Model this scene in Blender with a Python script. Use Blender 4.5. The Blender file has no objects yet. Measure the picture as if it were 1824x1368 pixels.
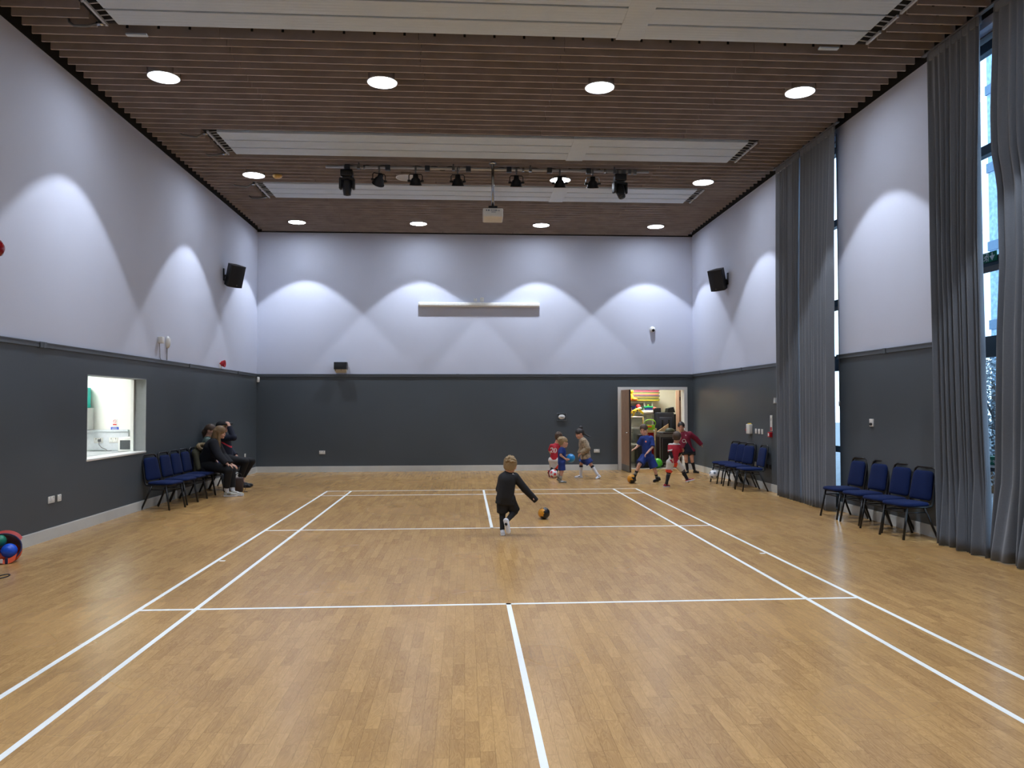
import bpy, bmesh, math, random
import numpy as np
from mathutils import Vector, Matrix
from mathutils.bvhtree import BVHTree

SC = bpy.context.scene
COL = SC.collection
rnd = random.Random(7)
PI = math.pi

# ------------------------------------------------------------------ camera
F_PX, YAW, PITCH, ROLL, EYE = 1372.405, 0.06132, 0.02679, -0.00187, 1.67377
XL, XR, YB, ZC, ZD = -5.174, 5.880, 19.551, 6.021, 2.448
YF = -3.2
_cy, _sy, _cp, _sp = math.cos(YAW), math.sin(YAW), math.cos(PITCH), math.sin(PITCH)
FWD = Vector((_sy * _cp, _cy * _cp, _sp))
_r0 = Vector((_cy, -_sy, 0)); _u0 = _r0.cross(FWD)
RGT = _r0 * math.cos(ROLL) + _u0 * math.sin(ROLL)
UPV = -_r0 * math.sin(ROLL) + _u0 * math.cos(ROLL)
EYEV = Vector((0, 0, EYE))


def at(u, v, Y):
    """world point at depth Y seen at photo position (u, v): used to read body joints off the photograph"""
    d = FWD + RGT * ((u - 912) / F_PX) - UPV * ((v - 684) / F_PX)
    return EYEV + d * (Y / d.y)


cam_data = bpy.data.cameras.new('camera')
cam = bpy.data.objects.new('camera', cam_data)
COL.objects.link(cam)
cam_data.sensor_fit = 'HORIZONTAL'
cam_data.sensor_width = 36.0
cam_data.lens = 36.0 * F_PX / 1824.0
cam_data.clip_end = 200
M = Matrix((RGT, UPV, -FWD)).transposed().to_4x4()
M.translation = EYEV
cam.matrix_world = M
SC.camera = cam

# ------------------------------------------------------------------ materials
def lin(c):
    return tuple(((x / 255) / 12.92 if x / 255 <= 0.04045 else ((x / 255 + 0.055) / 1.055) ** 2.4) for x in c)


MATS = {}


def mat(name, rgb, rough=0.6, metal=0.0, var=0.06, scale=20.0, bump=0.0, bscale=200.0, spec=0.5, sheen=0.0, alpha=1.0, trans=0.0):
    """procedural principled material: base colour varied a little by noise, optional noise bump"""
    if name in MATS:
        return MATS[name]
    m = bpy.data.materials.new(name)
    m.use_nodes = True
    nt = m.node_tree
    b = nt.nodes['Principled BSDF']
    tc = nt.nodes.new('ShaderNodeTexCoord')
    nz = nt.nodes.new('ShaderNodeTexNoise')
    nz.inputs['Scale'].default_value = scale
    nz.inputs['Detail'].default_value = 3
    nt.links.new(tc.outputs['Object'], nz.inputs['Vector'])
    rp = nt.nodes.new('ShaderNodeValToRGB')
    l = lin(rgb)
    rp.color_ramp.elements[0].position = 0.25
    rp.color_ramp.elements[1].position = 0.75
    rp.color_ramp.elements[0].color = (*[x * (1 - var) for x in l], 1)
    rp.color_ramp.elements[1].color = (*[min(1, x * (1 + var)) for x in l], 1)
    nt.links.new(nz.outputs['Fac'], rp.inputs['Fac'])
    nt.links.new(rp.outputs['Color'], b.inputs['Base Color'])
    b.inputs['Roughness'].default_value = rough
    b.inputs['Metallic'].default_value = metal
    b.inputs['Specular IOR Level'].default_value = spec
    if sheen:
        b.inputs['Sheen Weight'].default_value = sheen
    if trans:
        b.inputs['Transmission Weight'].default_value = trans
    if alpha < 1:
        b.inputs['Alpha'].default_value = alpha
    if bump:
        n2 = nt.nodes.new('ShaderNodeTexNoise')
        n2.inputs['Scale'].default_value = bscale
        nt.links.new(tc.outputs['Object'], n2.inputs['Vector'])
        bp = nt.nodes.new('ShaderNodeBump')
        bp.inputs['Strength'].default_value = bump
        bp.inputs['Distance'].default_value = 0.01
        nt.links.new(n2.outputs['Fac'], bp.inputs['Height'])
        nt.links.new(bp.outputs['Normal'], b.inputs['Normal'])
    MATS[name] = m
    return m


def emit(name, rgb, strength):
    if name in MATS:
        return MATS[name]
    m = bpy.data.materials.new(name)
    m.use_nodes = True
    b = m.node_tree.nodes['Principled BSDF']
    b.inputs['Base Color'].default_value = (*lin(rgb), 1)
    b.inputs['Emission Color'].default_value = (*lin(rgb), 1)
    b.inputs['Emission Strength'].default_value = strength
    MATS[name] = m
    return m


def floor_material():
    m = bpy.data.materials.new('vinyl_oak_blocks')
    m.use_nodes = True
    nt = m.node_tree
    N, L = nt.nodes, nt.links
    b = N['Principled BSDF']
    tc = N.new('ShaderNodeTexCoord')
    sep = N.new('ShaderNodeSeparateXYZ')
    L.new(tc.outputs['Object'], sep.inputs[0])

    def mth(op, a, c=None):
        n = N.new('ShaderNodeMath'); n.operation = op
        for i, x in enumerate((a, c)):
            if x is None: continue
            if isinstance(x, (int, float)): n.inputs[i].default_value = x
            else: L.new(x, n.inputs[i])
        return n.outputs[0]

    def wn(vecx, vecy):
        c = N.new('ShaderNodeCombineXYZ')
        L.new(vecx, c.inputs[0])
        if vecy is not None: L.new(vecy, c.inputs[1])
        w = N.new('ShaderNodeTexWhiteNoise'); w.noise_dimensions = '2D'
        L.new(c.outputs[0], w.inputs['Vector'])
        return w
    xs = mth('DIVIDE', sep.outputs[0], 0.0742)
    col = mth('FLOOR', xs)
    fx = mth('FRACT', xs)
    cn = wn(col, None).outputs['Value']
    # block length varies a little from column to column
    ln = mth('ADD', mth('MULTIPLY', cn, 0.10), 0.33)
    ys = mth('ADD', mth('DIVIDE', sep.outputs[1], ln), mth('MULTIPLY', cn, 37.3))
    row = mth('FLOOR', ys)
    fy = mth('FRACT', ys)
    pid = wn(col, row)
    # seams
    ex = mth('MINIMUM', fx, mth('SUBTRACT', 1.0, fx))
    ey = mth('MULTIPLY', mth('MINIMUM', fy, mth('SUBTRACT', 1.0, fy)), 5.0)
    ed = mth('MINIMUM', ex, ey)
    seam = N.new('ShaderNodeMapRange')
    seam.inputs['From Min'].default_value = 0.0
    seam.inputs['From Max'].default_value = 0.038
    seam.inputs['To Min'].default_value = 0.68
    seam.inputs['To Max'].default_value = 1.0
    L.new(ed, seam.inputs['Value'])
    # grain
    off = N.new('ShaderNodeVectorMath'); off.operation = 'MULTIPLY'
    L.new(pid.outputs['Color'], off.inputs[0]); off.inputs[1].default_value = (9, 9, 9)
    mp = N.new('ShaderNodeMapping')
    mp.inputs['Scale'].default_value = (20, 3.4, 1)
    L.new(tc.outputs['Object'], mp.inputs['Vector'])
    ad = N.new('ShaderNodeVectorMath'); ad.operation = 'ADD'
    L.new(mp.outputs[0], ad.inputs[0]); L.new(off.outputs[0], ad.inputs[1])
    nz = N.new('ShaderNodeTexNoise')
    nz.inputs['Scale'].default_value = 1.0; nz.inputs['Detail'].default_value = 4; nz.inputs['Distortion'].default_value = 1.2
    L.new(ad.outputs[0], nz.inputs['Vector'])
    wv = mth('FRACT', mth('MULTIPLY', nz.outputs['Fac'], 7.0))
    tone = mth('ADD', mth('MULTIPLY', pid.outputs['Value'], 0.29), mth('ADD', mth('MULTIPLY', wv, 0.30), mth('MULTIPLY', nz.outputs['Fac'], 0.46)))
    rp = N.new('ShaderNodeValToRGB')
    e = rp.color_ramp.elements
    e[0].position = 0.05; e[0].color = (*lin(FLOOR_A), 1)
    e[1].position = 0.95; e[1].color = (*lin(FLOOR_B), 1)
    L.new(tone, rp.inputs['Fac'])
    big = N.new('ShaderNodeTexNoise'); big.inputs['Scale'].default_value = 0.55; big.inputs['Detail'].default_value = 2
    L.new(tc.outputs['Object'], big.inputs['Vector'])
    bigr = N.new('ShaderNodeMapRange'); bigr.inputs['To Min'].default_value = 0.92; bigr.inputs['To Max'].default_value = 1.08
    L.new(big.outputs['Fac'], bigr.inputs['Value'])
    ml = N.new('ShaderNodeVectorMath'); ml.operation = 'SCALE'
    L.new(rp.outputs['Color'], ml.inputs[0]); L.new(mth('MULTIPLY', seam.outputs[0], bigr.outputs[0]), ml.inputs['Scale'])
    L.new(ml.outputs[0], b.inputs['Base Color'])
    rr = N.new('ShaderNodeMapRange'); rr.inputs['To Min'].default_value = 0.22; rr.inputs['To Max'].default_value = 0.31
    L.new(big.outputs['Fac'], rr.inputs['Value'])
    L.new(rr.outputs[0], b.inputs['Roughness'])
    b.inputs['Specular IOR Level'].default_value = 0.45
    bp = N.new('ShaderNodeBump'); bp.inputs['Strength'].default_value = 0.12; bp.inputs['Distance'].default_value = 0.002
    L.new(seam.outputs[0], bp.inputs['Height'])
    L.new(bp.outputs[0], b.inputs['Normal'])
    return m


# ------------------------------------------------------------------ mesh builder
class MB:
    def __init__(s):
        s.v, s.f, s.m, s.s = [], [], [], []

    def add(s, vs, fs, mi=0, smooth=False, T=None):
        o = len(s.v)
        s.v += [tuple(T @ Vector(p)) if T else tuple(p) for p in vs]
        for f in fs:
            s.f.append([i + o for i in f]); s.m.append(mi); s.s.append(smooth)
        return s

    def box(s, lo, hi, mi=0, T=None):
        x0, y0, z0 = lo; x1, y1, z1 = hi
        return s.add([(x0, y0, z0), (x1, y0, z0), (x1, y1, z0), (x0, y1, z0), (x0, y0, z1), (x1, y0, z1), (x1, y1, z1), (x0, y1, z1)],
                     [(3, 2, 1, 0), (4, 5, 6, 7), (0, 1, 5, 4), (1, 2, 6, 5), (2, 3, 7, 6), (3, 0, 4, 7)], mi, False, T)

    def cbox(s, c, d, mi=0, T=None):
        return s.box([c[i] - d[i] / 2 for i in range(3)], [c[i] + d[i] / 2 for i in range(3)], mi, T)

    def rbox(s, c, d, r=0.01, mi=0, T=None, seg=3, smooth=True):
        """rounded box"""
        bm = bmesh.new()
        bmesh.ops.create_cube(bm, size=1)
        for v in bm.verts:
            v.co = Vector((v.co.x * d[0], v.co.y * d[1], v.co.z * d[2]))
        bmesh.ops.bevel(bm, geom=bm.edges[:] , offset=min(r, min(d) * 0.49), segments=seg, affect='EDGES', profile=0.5)
        bm.verts.index_update()
        s.add([(v.co.x + c[0], v.co.y + c[1], v.co.z + c[2]) for v in bm.verts], [[v.index for v in f.verts] for f in bm.faces], mi, smooth, T)
        bm.free()
        return s

    def tube(s, pts, r, mi=0, n=10, T=None, closed=False, cap=True):
        P = [Vector(p) for p in pts]
        k = len(P)
        rs = r if isinstance(r, (list, tuple)) else [r] * k
        vs, fs = [], []
        prev = None
        for i in range(k):
            if closed: t = P[(i + 1) % k] - P[i - 1]
            else: t = P[min(i + 1, k - 1)] - P[max(i - 1, 0)]
            t.normalize()
            if prev is None:
                a = Vector((0, 0, 1)) if abs(t.z) < 0.9 else Vector((1, 0, 0))
                u = t.cross(a).normalized()
            else:
                u = (prev - t * prev.dot(t)).normalized()
            prev = u
            w = t.cross(u)
            for j in range(n):
                a = 2 * PI * j / n
                vs.append(P[i] + (u * math.cos(a) + w * math.sin(a)) * rs[i])
        for i in range(k if closed else k - 1):
            for j in range(n):
                a, b2 = i * n + j, i * n + (j + 1) % n
                c, d2 = ((i + 1) % k) * n + (j + 1) % n, ((i + 1) % k) * n + j
                fs.append((a, b2, c, d2))
        s.add(vs, fs, mi, True, T)
        if cap and not closed:
            o = len(s.v) - len(vs)
            s.f.append([o + j for j in reversed(range(n))]); s.m.append(mi); s.s.append(False)
            s.f.append([o + (k - 1) * n + j for j in range(n)]); s.m.append(mi); s.s.append(False)
        return s

    def cyl(s, a, b, r, r2=None, mi=0, n=20, T=None):
        return s.tube([a, b], [r, r if r2 is None else r2], mi, n, T)

    def lathe(s, prof, n=24, mi=0, T=None, smooth=True, caps=True):
        vs, fs = [], []
        for (r, z) in prof:
            for j in range(n):
                a = 2 * PI * j / n
                vs.append((r * math.cos(a), r * math.sin(a), z))
        for i in range(len(prof) - 1):
            for j in range(n):
                fs.append((i * n + j, i * n + (j + 1) % n, (i + 1) * n + (j + 1) % n, (i + 1) * n + j))
        if caps and prof[0][0] > 1e-6: fs.append(list(reversed(range(n))))
        if caps and prof[-1][0] > 1e-6: fs.append([(len(prof) - 1) * n + j for j in range(n)])
        return s.add(vs, fs, mi, smooth, T)

    def sphere(s, c, r, mi=0, n=20, T=None, fn=None):
        r = r if isinstance(r, (tuple, list)) else (r, r, r)
        vs, fs, ms = [], [], []
        h = n // 2
        for i in range(h + 1):
            th = PI * i / h
            for j in range(n):
                a = 2 * PI * j / n
                vs.append((c[0] + r[0] * math.sin(th) * math.cos(a), c[1] + r[1] * math.sin(th) * math.sin(a), c[2] + r[2] * math.cos(th)))
        for i in range(h):
            for j in range(n):
                f = (i * n + j, (i + 1) * n + j, (i + 1) * n + (j + 1) % n, i * n + (j + 1) % n)
                if i == 0: f = (f[0], f[1], f[2])
                elif i == h - 1: f = (f[0], f[1], f[3])
                fs.append(f)
        o = len(s.m)
        s.add(vs, fs, mi, True, T)
        if fn:
            for q, f in enumerate(fs):
                ct = sum((Vector(vs[i]) for i in f), Vector()) / len(f) - Vector(c)
                s.m[o + q] = fn(Vector((ct.x / r[0], ct.y / r[1], ct.z / r[2])).normalized())
        return s

    def prism(s, poly, y0, y1, mi=0, T=None):
        """polygon in local (x, z) extruded along y"""
        n = len(poly)
        vs = [(p[0], y0, p[1]) for p in poly] + [(p[0], y1, p[1]) for p in poly]
        fs = [list(range(n)), list(reversed(range(n, 2 * n)))] + [(i, i + n, (i + 1) % n + n, (i + 1) % n) for i in range(n)]
        return s.add(vs, fs, mi, False, T)

    def build(s, name, mats, parent=None, loc=None):
        if not isinstance(mats, (list, tuple)): mats = [mats]
        V = s.v
        if parent is None and loc is None:
            xs = [p[0] for p in V]; ys = [p[1] for p in V]; zs = [p[2] for p in V]
            loc = ((min(xs) + max(xs)) / 2, (min(ys) + max(ys)) / 2, min(zs))
        me = bpy.data.meshes.new(name)
        if loc is not None:
            V = [(p[0] - loc[0], p[1] - loc[1], p[2] - loc[2]) for p in V]
        me.from_pydata(V, [], s.f)
        for x in mats: me.materials.append(x)
        me.polygons.foreach_set('material_index', s.m)
        me.polygons.foreach_set('use_smooth', s.s)
        bm = bmesh.new(); bm.from_mesh(me)
        bmesh.ops.recalc_face_normals(bm, faces=bm.faces[:])
        bm.to_mesh(me); bm.free()
        me.update()
        o = bpy.data.objects.new(name, me)
        COL.objects.link(o)
        if loc is not None: o.location = loc
        if parent: o.parent = parent
        return o


def tag(o, label=None, cat=None, group=None, kind=None):
    if label: o['label'] = label
    if cat: o['category'] = cat
    if group: o['group'] = group
    if kind: o['kind'] = kind
    return o


def thing(name, label, cat, loc=(0, 0, 0), rz=0.0, group=None):
    o = bpy.data.objects.new(name, None)
    o.empty_display_size = 0.1
    COL.objects.link(o)
    o.location = loc
    o.rotation_euler = (0, 0, rz)
    return tag(o, label, cat, group)


def struct(o):
    o['kind'] = 'structure'
    return o


def copy_thing(root, loc, rz, label):
    """a thing with copies of its parts and sub-parts"""
    r = root.copy(); COL.objects.link(r)
    r.location = loc; r.rotation_euler = (0, 0, rz); r['label'] = label
    for ch in list(root.children):
        c = ch.copy(); COL.objects.link(c); c.parent = r
        for g in list(ch.children):
            d = g.copy(); COL.objects.link(d); d.parent = c
    return r


def arc(c, r, a0, a1, n, ax='xz'):
    out = []
    for i in range(n + 1):
        a = a0 + (a1 - a0) * i / n
        p = (r * math.cos(a), r * math.sin(a))
        out.append((c[0] + p[0], c[1], c[2] + p[1]) if ax == 'xz' else (c[0] + p[0], c[1] + p[1], c[2]))
    return out


def text_mesh(txt, size, bold=0.0):
    cu = bpy.data.curves.new('lettering', 'FONT')
    cu.body = txt; cu.size = size; cu.align_x = 'CENTER'; cu.align_y = 'CENTER'; cu.extrude = 0.0004; cu.offset = bold
    ob = bpy.data.objects.new('lettering', cu)
    COL.objects.link(ob)
    me = bpy.data.meshes.new_from_object(ob)
    vs = [tuple(v.co) for v in me.vertices]; fs = [list(p.vertices) for p in me.polygons]
    bpy.data.objects.remove(ob); bpy.data.curves.remove(cu); bpy.data.meshes.remove(me)
    return vs, fs


def lettering(mb, txt, size, T, mi=0):
    """text in the local x-z plane, facing -y"""
    vs, fs = text_mesh(txt, size)
    mb.add([(x, -z, y) for x, y, z in vs], fs, mi, False, T)
# ------------------------------------------------------------------ lamp strengths
EM, SPOT_W, KIT, SKY, EXPO = 50.0, 285.0, 46.0, 4.0, 0.13
# ------------------------------------------------------------------ shell of the hall
FLOOR_A, FLOOR_B = (141, 105, 64), (202, 161, 101)
WALL_L = mat('pale_wall_paint', (200, 206, 222), 0.75, var=0.012, scale=1.5, bump=0.03, bscale=120, spec=0.25)
WALL_D = mat('charcoal_wall_paint', (78, 86, 92), 0.42, var=0.03, scale=1.2, bump=0.03, bscale=90, spec=0.4)
RAIL = mat('charcoal_rail_paint', (82, 89, 95), 0.4, var=0.03)
SKIRT = mat('pale_skirting_paint', (203, 205, 200), 0.45, var=0.06, scale=3)
WHITE = mat('white_gloss', (226, 227, 224), 0.4, var=0.02)
OFFWHITE = mat('off_white_plastic', (222, 221, 214), 0.45, var=0.02)
BLACK = mat('black_plastic', (17, 18, 20), 0.45, var=0.1)
BLACKM = mat('black_metal', (14, 15, 18), 0.35, var=0.1, metal=0.3)
VOID = mat('black_void', (9, 10, 12), 0.9, var=0.05)
CHROME = mat('bright_metal', (190, 192, 195), 0.25, metal=1.0, var=0.03)
GREYM = mat('grey_metal', (120, 123, 126), 0.4, metal=0.6, var=0.04)
RED = mat('red_plastic', (176, 22, 34), 0.4, var=0.05)
TW = 0.23
ZT = 6.34

def wall_piece(mb, lo, hi):
    """box of wall, pale above the rail height and charcoal below"""
    if lo[2] < ZD < hi[2]:
        mb.box(lo, (hi[0], hi[1], ZD), 1); mb.box((lo[0], lo[1], ZD), hi, 0)
    else:
        mb.box(lo, hi, 1 if hi[2] <= ZD else 0)

# floor
mb = MB().box((XL - 0.02, YF, -0.08), (XR + 0.3, YB + 0.2, 0.0))
floor = struct(mb.build('floor', floor_material(), loc=(0, 0, 0)))
# ceiling soffit above the slats
mb = MB().box((XL - TW, YF - TW, ZT), (XR + TW + 0.1, YB + TW, ZT + 0.12))
ceiling = struct(mb.build('ceiling', mat('brown_soffit', (66, 60, 56), 0.8), loc=(0, 0, 0)))
# back wall with the double door opening
DX0, DX1, DZ = 3.985, 5.655, 2.06
mb = MB()
wall_piece(mb, (XL - TW, YB, 0), (DX0, YB + TW, ZT))
wall_piece(mb, (DX0, YB, DZ), (DX1, YB + TW, ZT))
wall_piece(mb, (DX1, YB, 0), (XR + TW, YB + TW, ZT))
struct(mb.build('wall_back', [WALL_L, WALL_D], loc=(0, 0, 0)))
# left wall with the serving hatch
HY0, HY1, HZ0, HZ1 = 10.915, 12.885, 0.925, 2.105
mb = MB()
wall_piece(mb, (XL - TW, YF, 0), (XL, HY0, ZT))
wall_piece(mb, (XL - TW, HY1, 0), (XL, YB, ZT))
wall_piece(mb, (XL - TW, HY0, 0), (XL, HY1, HZ0))
wall_piece(mb, (XL - TW, HY0, HZ1), (XL, HY1, ZT))
struct(mb.build('wall_left', [WALL_L, WALL_D], loc=(0, 0, 0)))
# right wall with two full-height window openings
W1 = (6.2, 9.16); W2 = (11.775, 14.0); WZ = 5.93
mb = MB()
for a, b in ((YF, W1[0]), (W1[1], W2[0]), (W2[1], YB)):
    wall_piece(mb, (XR, a, 0), (XR + TW + 0.07, b, ZT))
for w in (W1, W2):
    wall_piece(mb, (XR, w[0], WZ), (XR + TW + 0.07, w[1], ZT))
struct(mb.build('wall_right', [WALL_L, WALL_D], loc=(0, 0, 0)))
mb = MB()
wall_piece(mb, (XL - TW, YF - TW, 0), (XR + TW, YF, ZT))
struct(mb.build('wall_front', [WALL_L, WALL_D], loc=(0, 0, 0)))

# dado rails with joint couplers
def rail(name, p0, p1, nrm, joints):
    p0, p1, nrm = Vector(p0), Vector(p1), Vector(nrm)
    mb = MB()
    d = (p1 - p0).normalized()
    def slab(a, b, z0, z1, t, mi=0):
        pts = [a, b, b + nrm * t, a + nrm * t]
        lo = [min(p[i] for p in pts) for i in range(2)] + [z0]
        hi = [max(p[i] for p in pts) for i in range(2)] + [z1]
        mb.box(lo, hi, mi)
    slab(p0, p1, ZD - 0.062, ZD, 0.026)
    slab(p0, p1, ZD - 0.012, ZD, 0.034)
    for j in joints:
        c = p0 + d * j
        slab(c - d * 0.035, c + d * 0.035, ZD - 0.068, ZD + 0.003, 0.037)
    return struct(mb.build(name, RAIL, loc=(0, 0, 0)))
rail('trim_1', (XL, YB, 0), (XR, YB, 0), (0, -1, 0), [2.2, 5.0, 7.6])
rail('trim_2', (XL, YF, 0), (XL, YB, 0), (1, 0, 0), [12.9, 12.98, 18.0, 21.1])
rail('trim_3', (XR, W2[1], 0), (XR, YB, 0), (-1, 0, 0), [2.0, 3.4])
rail('trim_4', (XR, W1[1], 0), (XR, W2[0], 0), (-1, 0, 0), [1.25, 2.6])
# skirting
def skirt(name, lo, hi):
    mb = MB().box(lo, (hi[0], hi[1], 0.135))
    mb.box((lo[0] + 0.004 * (hi[0] - lo[0] < 0.1), lo[1] + 0.004 * (hi[1] - lo[1] < 0.1), 0.135), (hi[0] - 0.004 * (hi[0] - lo[0] < 0.1), hi[1] - 0.004 * (hi[1] - lo[1] < 0.1), 0.146))
    return struct(mb.build(name, SKIRT, loc=(0, 0, 0)))
skirt('baseboard_back', (XL, YB - 0.018, 0), (DX0 - 0.08, YB, 0))
skirt('baseboard_corner', (DX1 + 0.08, YB - 0.018, 0), (XR, YB, 0))
skirt('baseboard_left', (XL, YF, 0), (XL + 0.018, YB - 0.018, 0))
skirt('baseboard_right', (XR - 0.018, W2[1], 0), (XR, YB - 0.018, 0))
skirt('baseboard_right', (XR - 0.018, W1[1], 0), (XR, W2[0], 0))

# badminton court markings (taped white lines, 40 mm wide)
LINE = mat('white_line_tape', (232, 236, 232), 0.5, var=0.02)
CX, CY = 0.3675, 8.51
def mark(x0, y0, x1, y1):
    struct(MB().box((CX + x0, CY + y0, 0), (CX + x1, CY + y1, 0.0012)).build('floor_marking', LINE))
h = 0.02
for x in (-3.03, -2.57, 2.57, 3.03):
    mark(x - h, -6.70, x + h, 6.70)
mark(-h, -6.70, h, -1.98); mark(-h, 1.98, h, 6.70)
for y in (-6.68, -5.94, -2.0, 2.0, 5.94, 6.68):
    xs = [-3.01, -2.59, -2.55, 2.55, 2.59, 3.01]
    if abs(y) > 2.1:
        xs = [-3.01, -2.59, -2.55, -0.02, 0.02, 2.55, 2.59, 3.01]
    for k in range(0, len(xs), 2):
        mark(xs[k], y - h, xs[k + 1], y + h)
for s in (-1, 1):
    a, b = sorted((s * 3.05, s * 3.12))
    if s < 0: mark(-3.0, -0.02, -2.94, 0.02)
    else: mark(3.0 - 0.06, -0.02, 3.0, 0.02)

# ------------------------------------------------------------------ slatted ceiling
SLAT = mat('brown_wood_slat', (168, 155, 146), 0.55, var=0.16, scale=3.0, spec=0.3)
PANELS = [(7.86, 8.985), (12.405, 13.545), (15.245, 16.345)]
PX0, PX1 = -4.19, 4.90
LX = (-3.98, -1.108, 1.849, 4.664)
LY = (2.05, 6.22, 10.36, 14.73, 18.49)
JOINTS = (-2.893, -0.55, 1.22, 3.575)
SW, SH, PITCHY = 0.022, 0.135, 0.2045
mb = MB()
n = 0
y = YB - 0.11
while y > YF + 0.1:
    holes = []
    for a, b in PANELS:
        if a - 0.04 < y < b + 0.03: holes.append((PX0 - 0.02, PX1 + 0.02))
    for ly in LY:
        if abs(y - ly) < 0.205:
            w = math.sqrt(max(0, 0.207 ** 2 - max(0, abs(y - ly) - 0.012) ** 2))
            for lx in LX: holes.append((lx - w, lx + w))
    ivs = [(XL + 0.13, XR - 0.13)]
    for c in list(JOINTS):
        c = c + 0.02 * math.sin(n * 1.7); holes.append((c - 0.004, c + 0.004))
    for h0, h1 in sorted(holes):
        nx = []
        for a, b in ivs:
            if h1 <= a or h0 >= b: nx.append((a, b)); continue
            if h0 > a: nx.append((a, h0))
            if h1 < b: nx.append((h1, b))
        ivs = nx
    for a, b in ivs:
        if b - a < 0.02: continue
        mb.box((a, y - SW / 2, ZC), (b, y + SW / 2, ZC + SH))
        q = math.ceil((a - 0.18 * (n % 2)) / 0.36)
        while q * 0.36 + 0.18 * (n % 2) < b - 0.03:       # small black fixing clips along the slat
            cx = q * 0.36 + 0.18 * (n % 2)
            if cx > a + 0.03 and y < 13: mb.box((cx - 0.014, y - SW / 2 - 0.006, ZC + 0.088), (cx + 0.014, y - SW / 2, ZC + SH), 1)
            q += 1
    n += 1
    y -= PITCHY
slats = mb.build('slats', [SLAT, VOID], loc=(0, 0, 0))
slats.parent = ceiling
slats['label'] = 'rows of brown wooden slats running across the ceiling'
# black edge strip where the back wall meets the ceiling
struct(MB().box((XL, YB - 0.05, ZC - 0.012), (XR, YB, ZC + 0.05)).build('trim_5', VOID, loc=(0, 0, 0)))

for nm, x0, x1 in (('trim_6', XL, XL + 0.012), ('trim_7', XR - 0.012, XR)):
    struct(MB().box((x0, YF, ZC + 0.012), (x1, YB - 0.05, ZT)).build(nm, VOID, loc=(0, 0, 0)))
# ------------------------------------------------------------------ radiant panels in the ceiling
PANELM = mat('white_panel_metal', (200, 212, 222), 0.5, var=0.02, scale=4)
nt = PANELM.node_tree
_tc = nt.nodes.new('ShaderNodeTexCoord'); _wv = nt.nodes.new('ShaderNodeTexWave')
_wv.bands_direction = 'Y'; _wv.inputs['Scale'].default_value = 5.0
_bp = nt.nodes.new('ShaderNodeBump'); _bp.inputs['Strength'].default_value = 0.25; _bp.inputs['Distance'].default_value = 0.01
nt.links.new(_tc.outputs['Object'], _wv.inputs['Vector']); nt.links.new(_wv.outputs['Fac'], _bp.inputs['Height'])
nt.links.new(_bp.outputs['Normal'], nt.nodes['Principled BSDF'].inputs['Normal'])
PIPEW = mat('pale_pipe', (186, 190, 196), 0.4, var=0.03)
HOSE = mat('grey_flexible_hose', (112, 112, 110), 0.5, var=0.08)
where = ['partly out of the top of the picture, above the nearest row of lights', 'between the nearest light row and the lighting bar', 'just beyond the black stage lights, nearer the end wall']
for pi, (y0, y1) in enumerate(PANELS):
    yc = (y0 + y1) / 2
    t = thing('radiant_ceiling_panel', 'long white radiant panel in the ceiling, ' + where[pi], 'ceiling panel', (0.36, yc, ZC), 0, 'white radiant panels in the ceiling')
    sx0, sx1 = -3.95 - 0.36, 4.715 - 0.36
    wstrip = (y1 - y0 - 0.03) / 3
    for k in range(3):
        a = y0 - yc + 0.015 + k * wstrip
        MB().rbox(((sx0 + sx1) / 2, a + wstrip / 2, 0.025), (sx1 - sx0, wstrip - 0.036, 0.05), 0.006).build('panel_strip', PANELM, t)
    MB().rbox((1.945 - 0.36, 0, 0.021), (0.30, y1 - y0 - 0.02, 0.054), 0.004).build('cover_band', PANELM, t)
    MB().box((PX0 - 0.36, y0 - yc - 0.02, 0.055), (PX1 - 0.36, y1 - yc + 0.02, 0.075)).build('backing_board', VOID, t)
    for sd in (-1, 1):
        hx = (-4.085 if sd < 0 else 4.855) - 0.36
        ex = sx0 if sd < 0 else sx1
        mb = MB()
        for k in range(3):
            a = y0 - yc + 0.03 + k * wstrip
            if sd > 0: mb.box((hx - 0.014, a, -0.005), (hx + 0.014, a + wstrip - 0.06, 0.02))
            for q in range(3):
                yy = a + (q + 0.5) * (wstrip - 0.04) / 3
                mb.tube([(hx, yy, 0.02), (ex, yy, 0.035)], 0.008, 0, 8)
        if sd < 0: mb.box((hx - 0.014, y0 - yc + 0.01, -0.008), (hx + 0.014, y1 - yc - 0.01, 0.02))
        if sd < 0:
            for q in (0.33, 0.5): mb.box((hx - 0.03, y0 - yc + q * (y1 - y0), -0.012), (hx + 0.02, y0 - yc + q * (y1 - y0) + 0.02, 0.02))
        mb.build('pipe_header', PIPEW, t)
        if sd < 0:
            for q, yy in enumerate((y0 - yc + 0.1, y1 - yc - 0.05)):
                lx = -0.42 if q else -0.5
                pts = [(hx, yy, 0.0), (hx - 0.1, yy, 0.0), (hx - 0.2, yy, -0.03 - 0.03 * (1 - q)), (hx + 0.85 * lx, yy + 0.02, -0.02), (hx + lx, yy + 0.04, 0.03), (hx + lx - 0.03, yy + 0.06, 0.12)]
                mb = MB().tube(pts, 0.014, 0, 10)
                mb.tube([(hx - 0.02, yy, 0), (hx - 0.1, yy, 0)], 0.022, 1, 10)
                mb.build('flexible_hose', [HOSE, CHROME], t)

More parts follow.
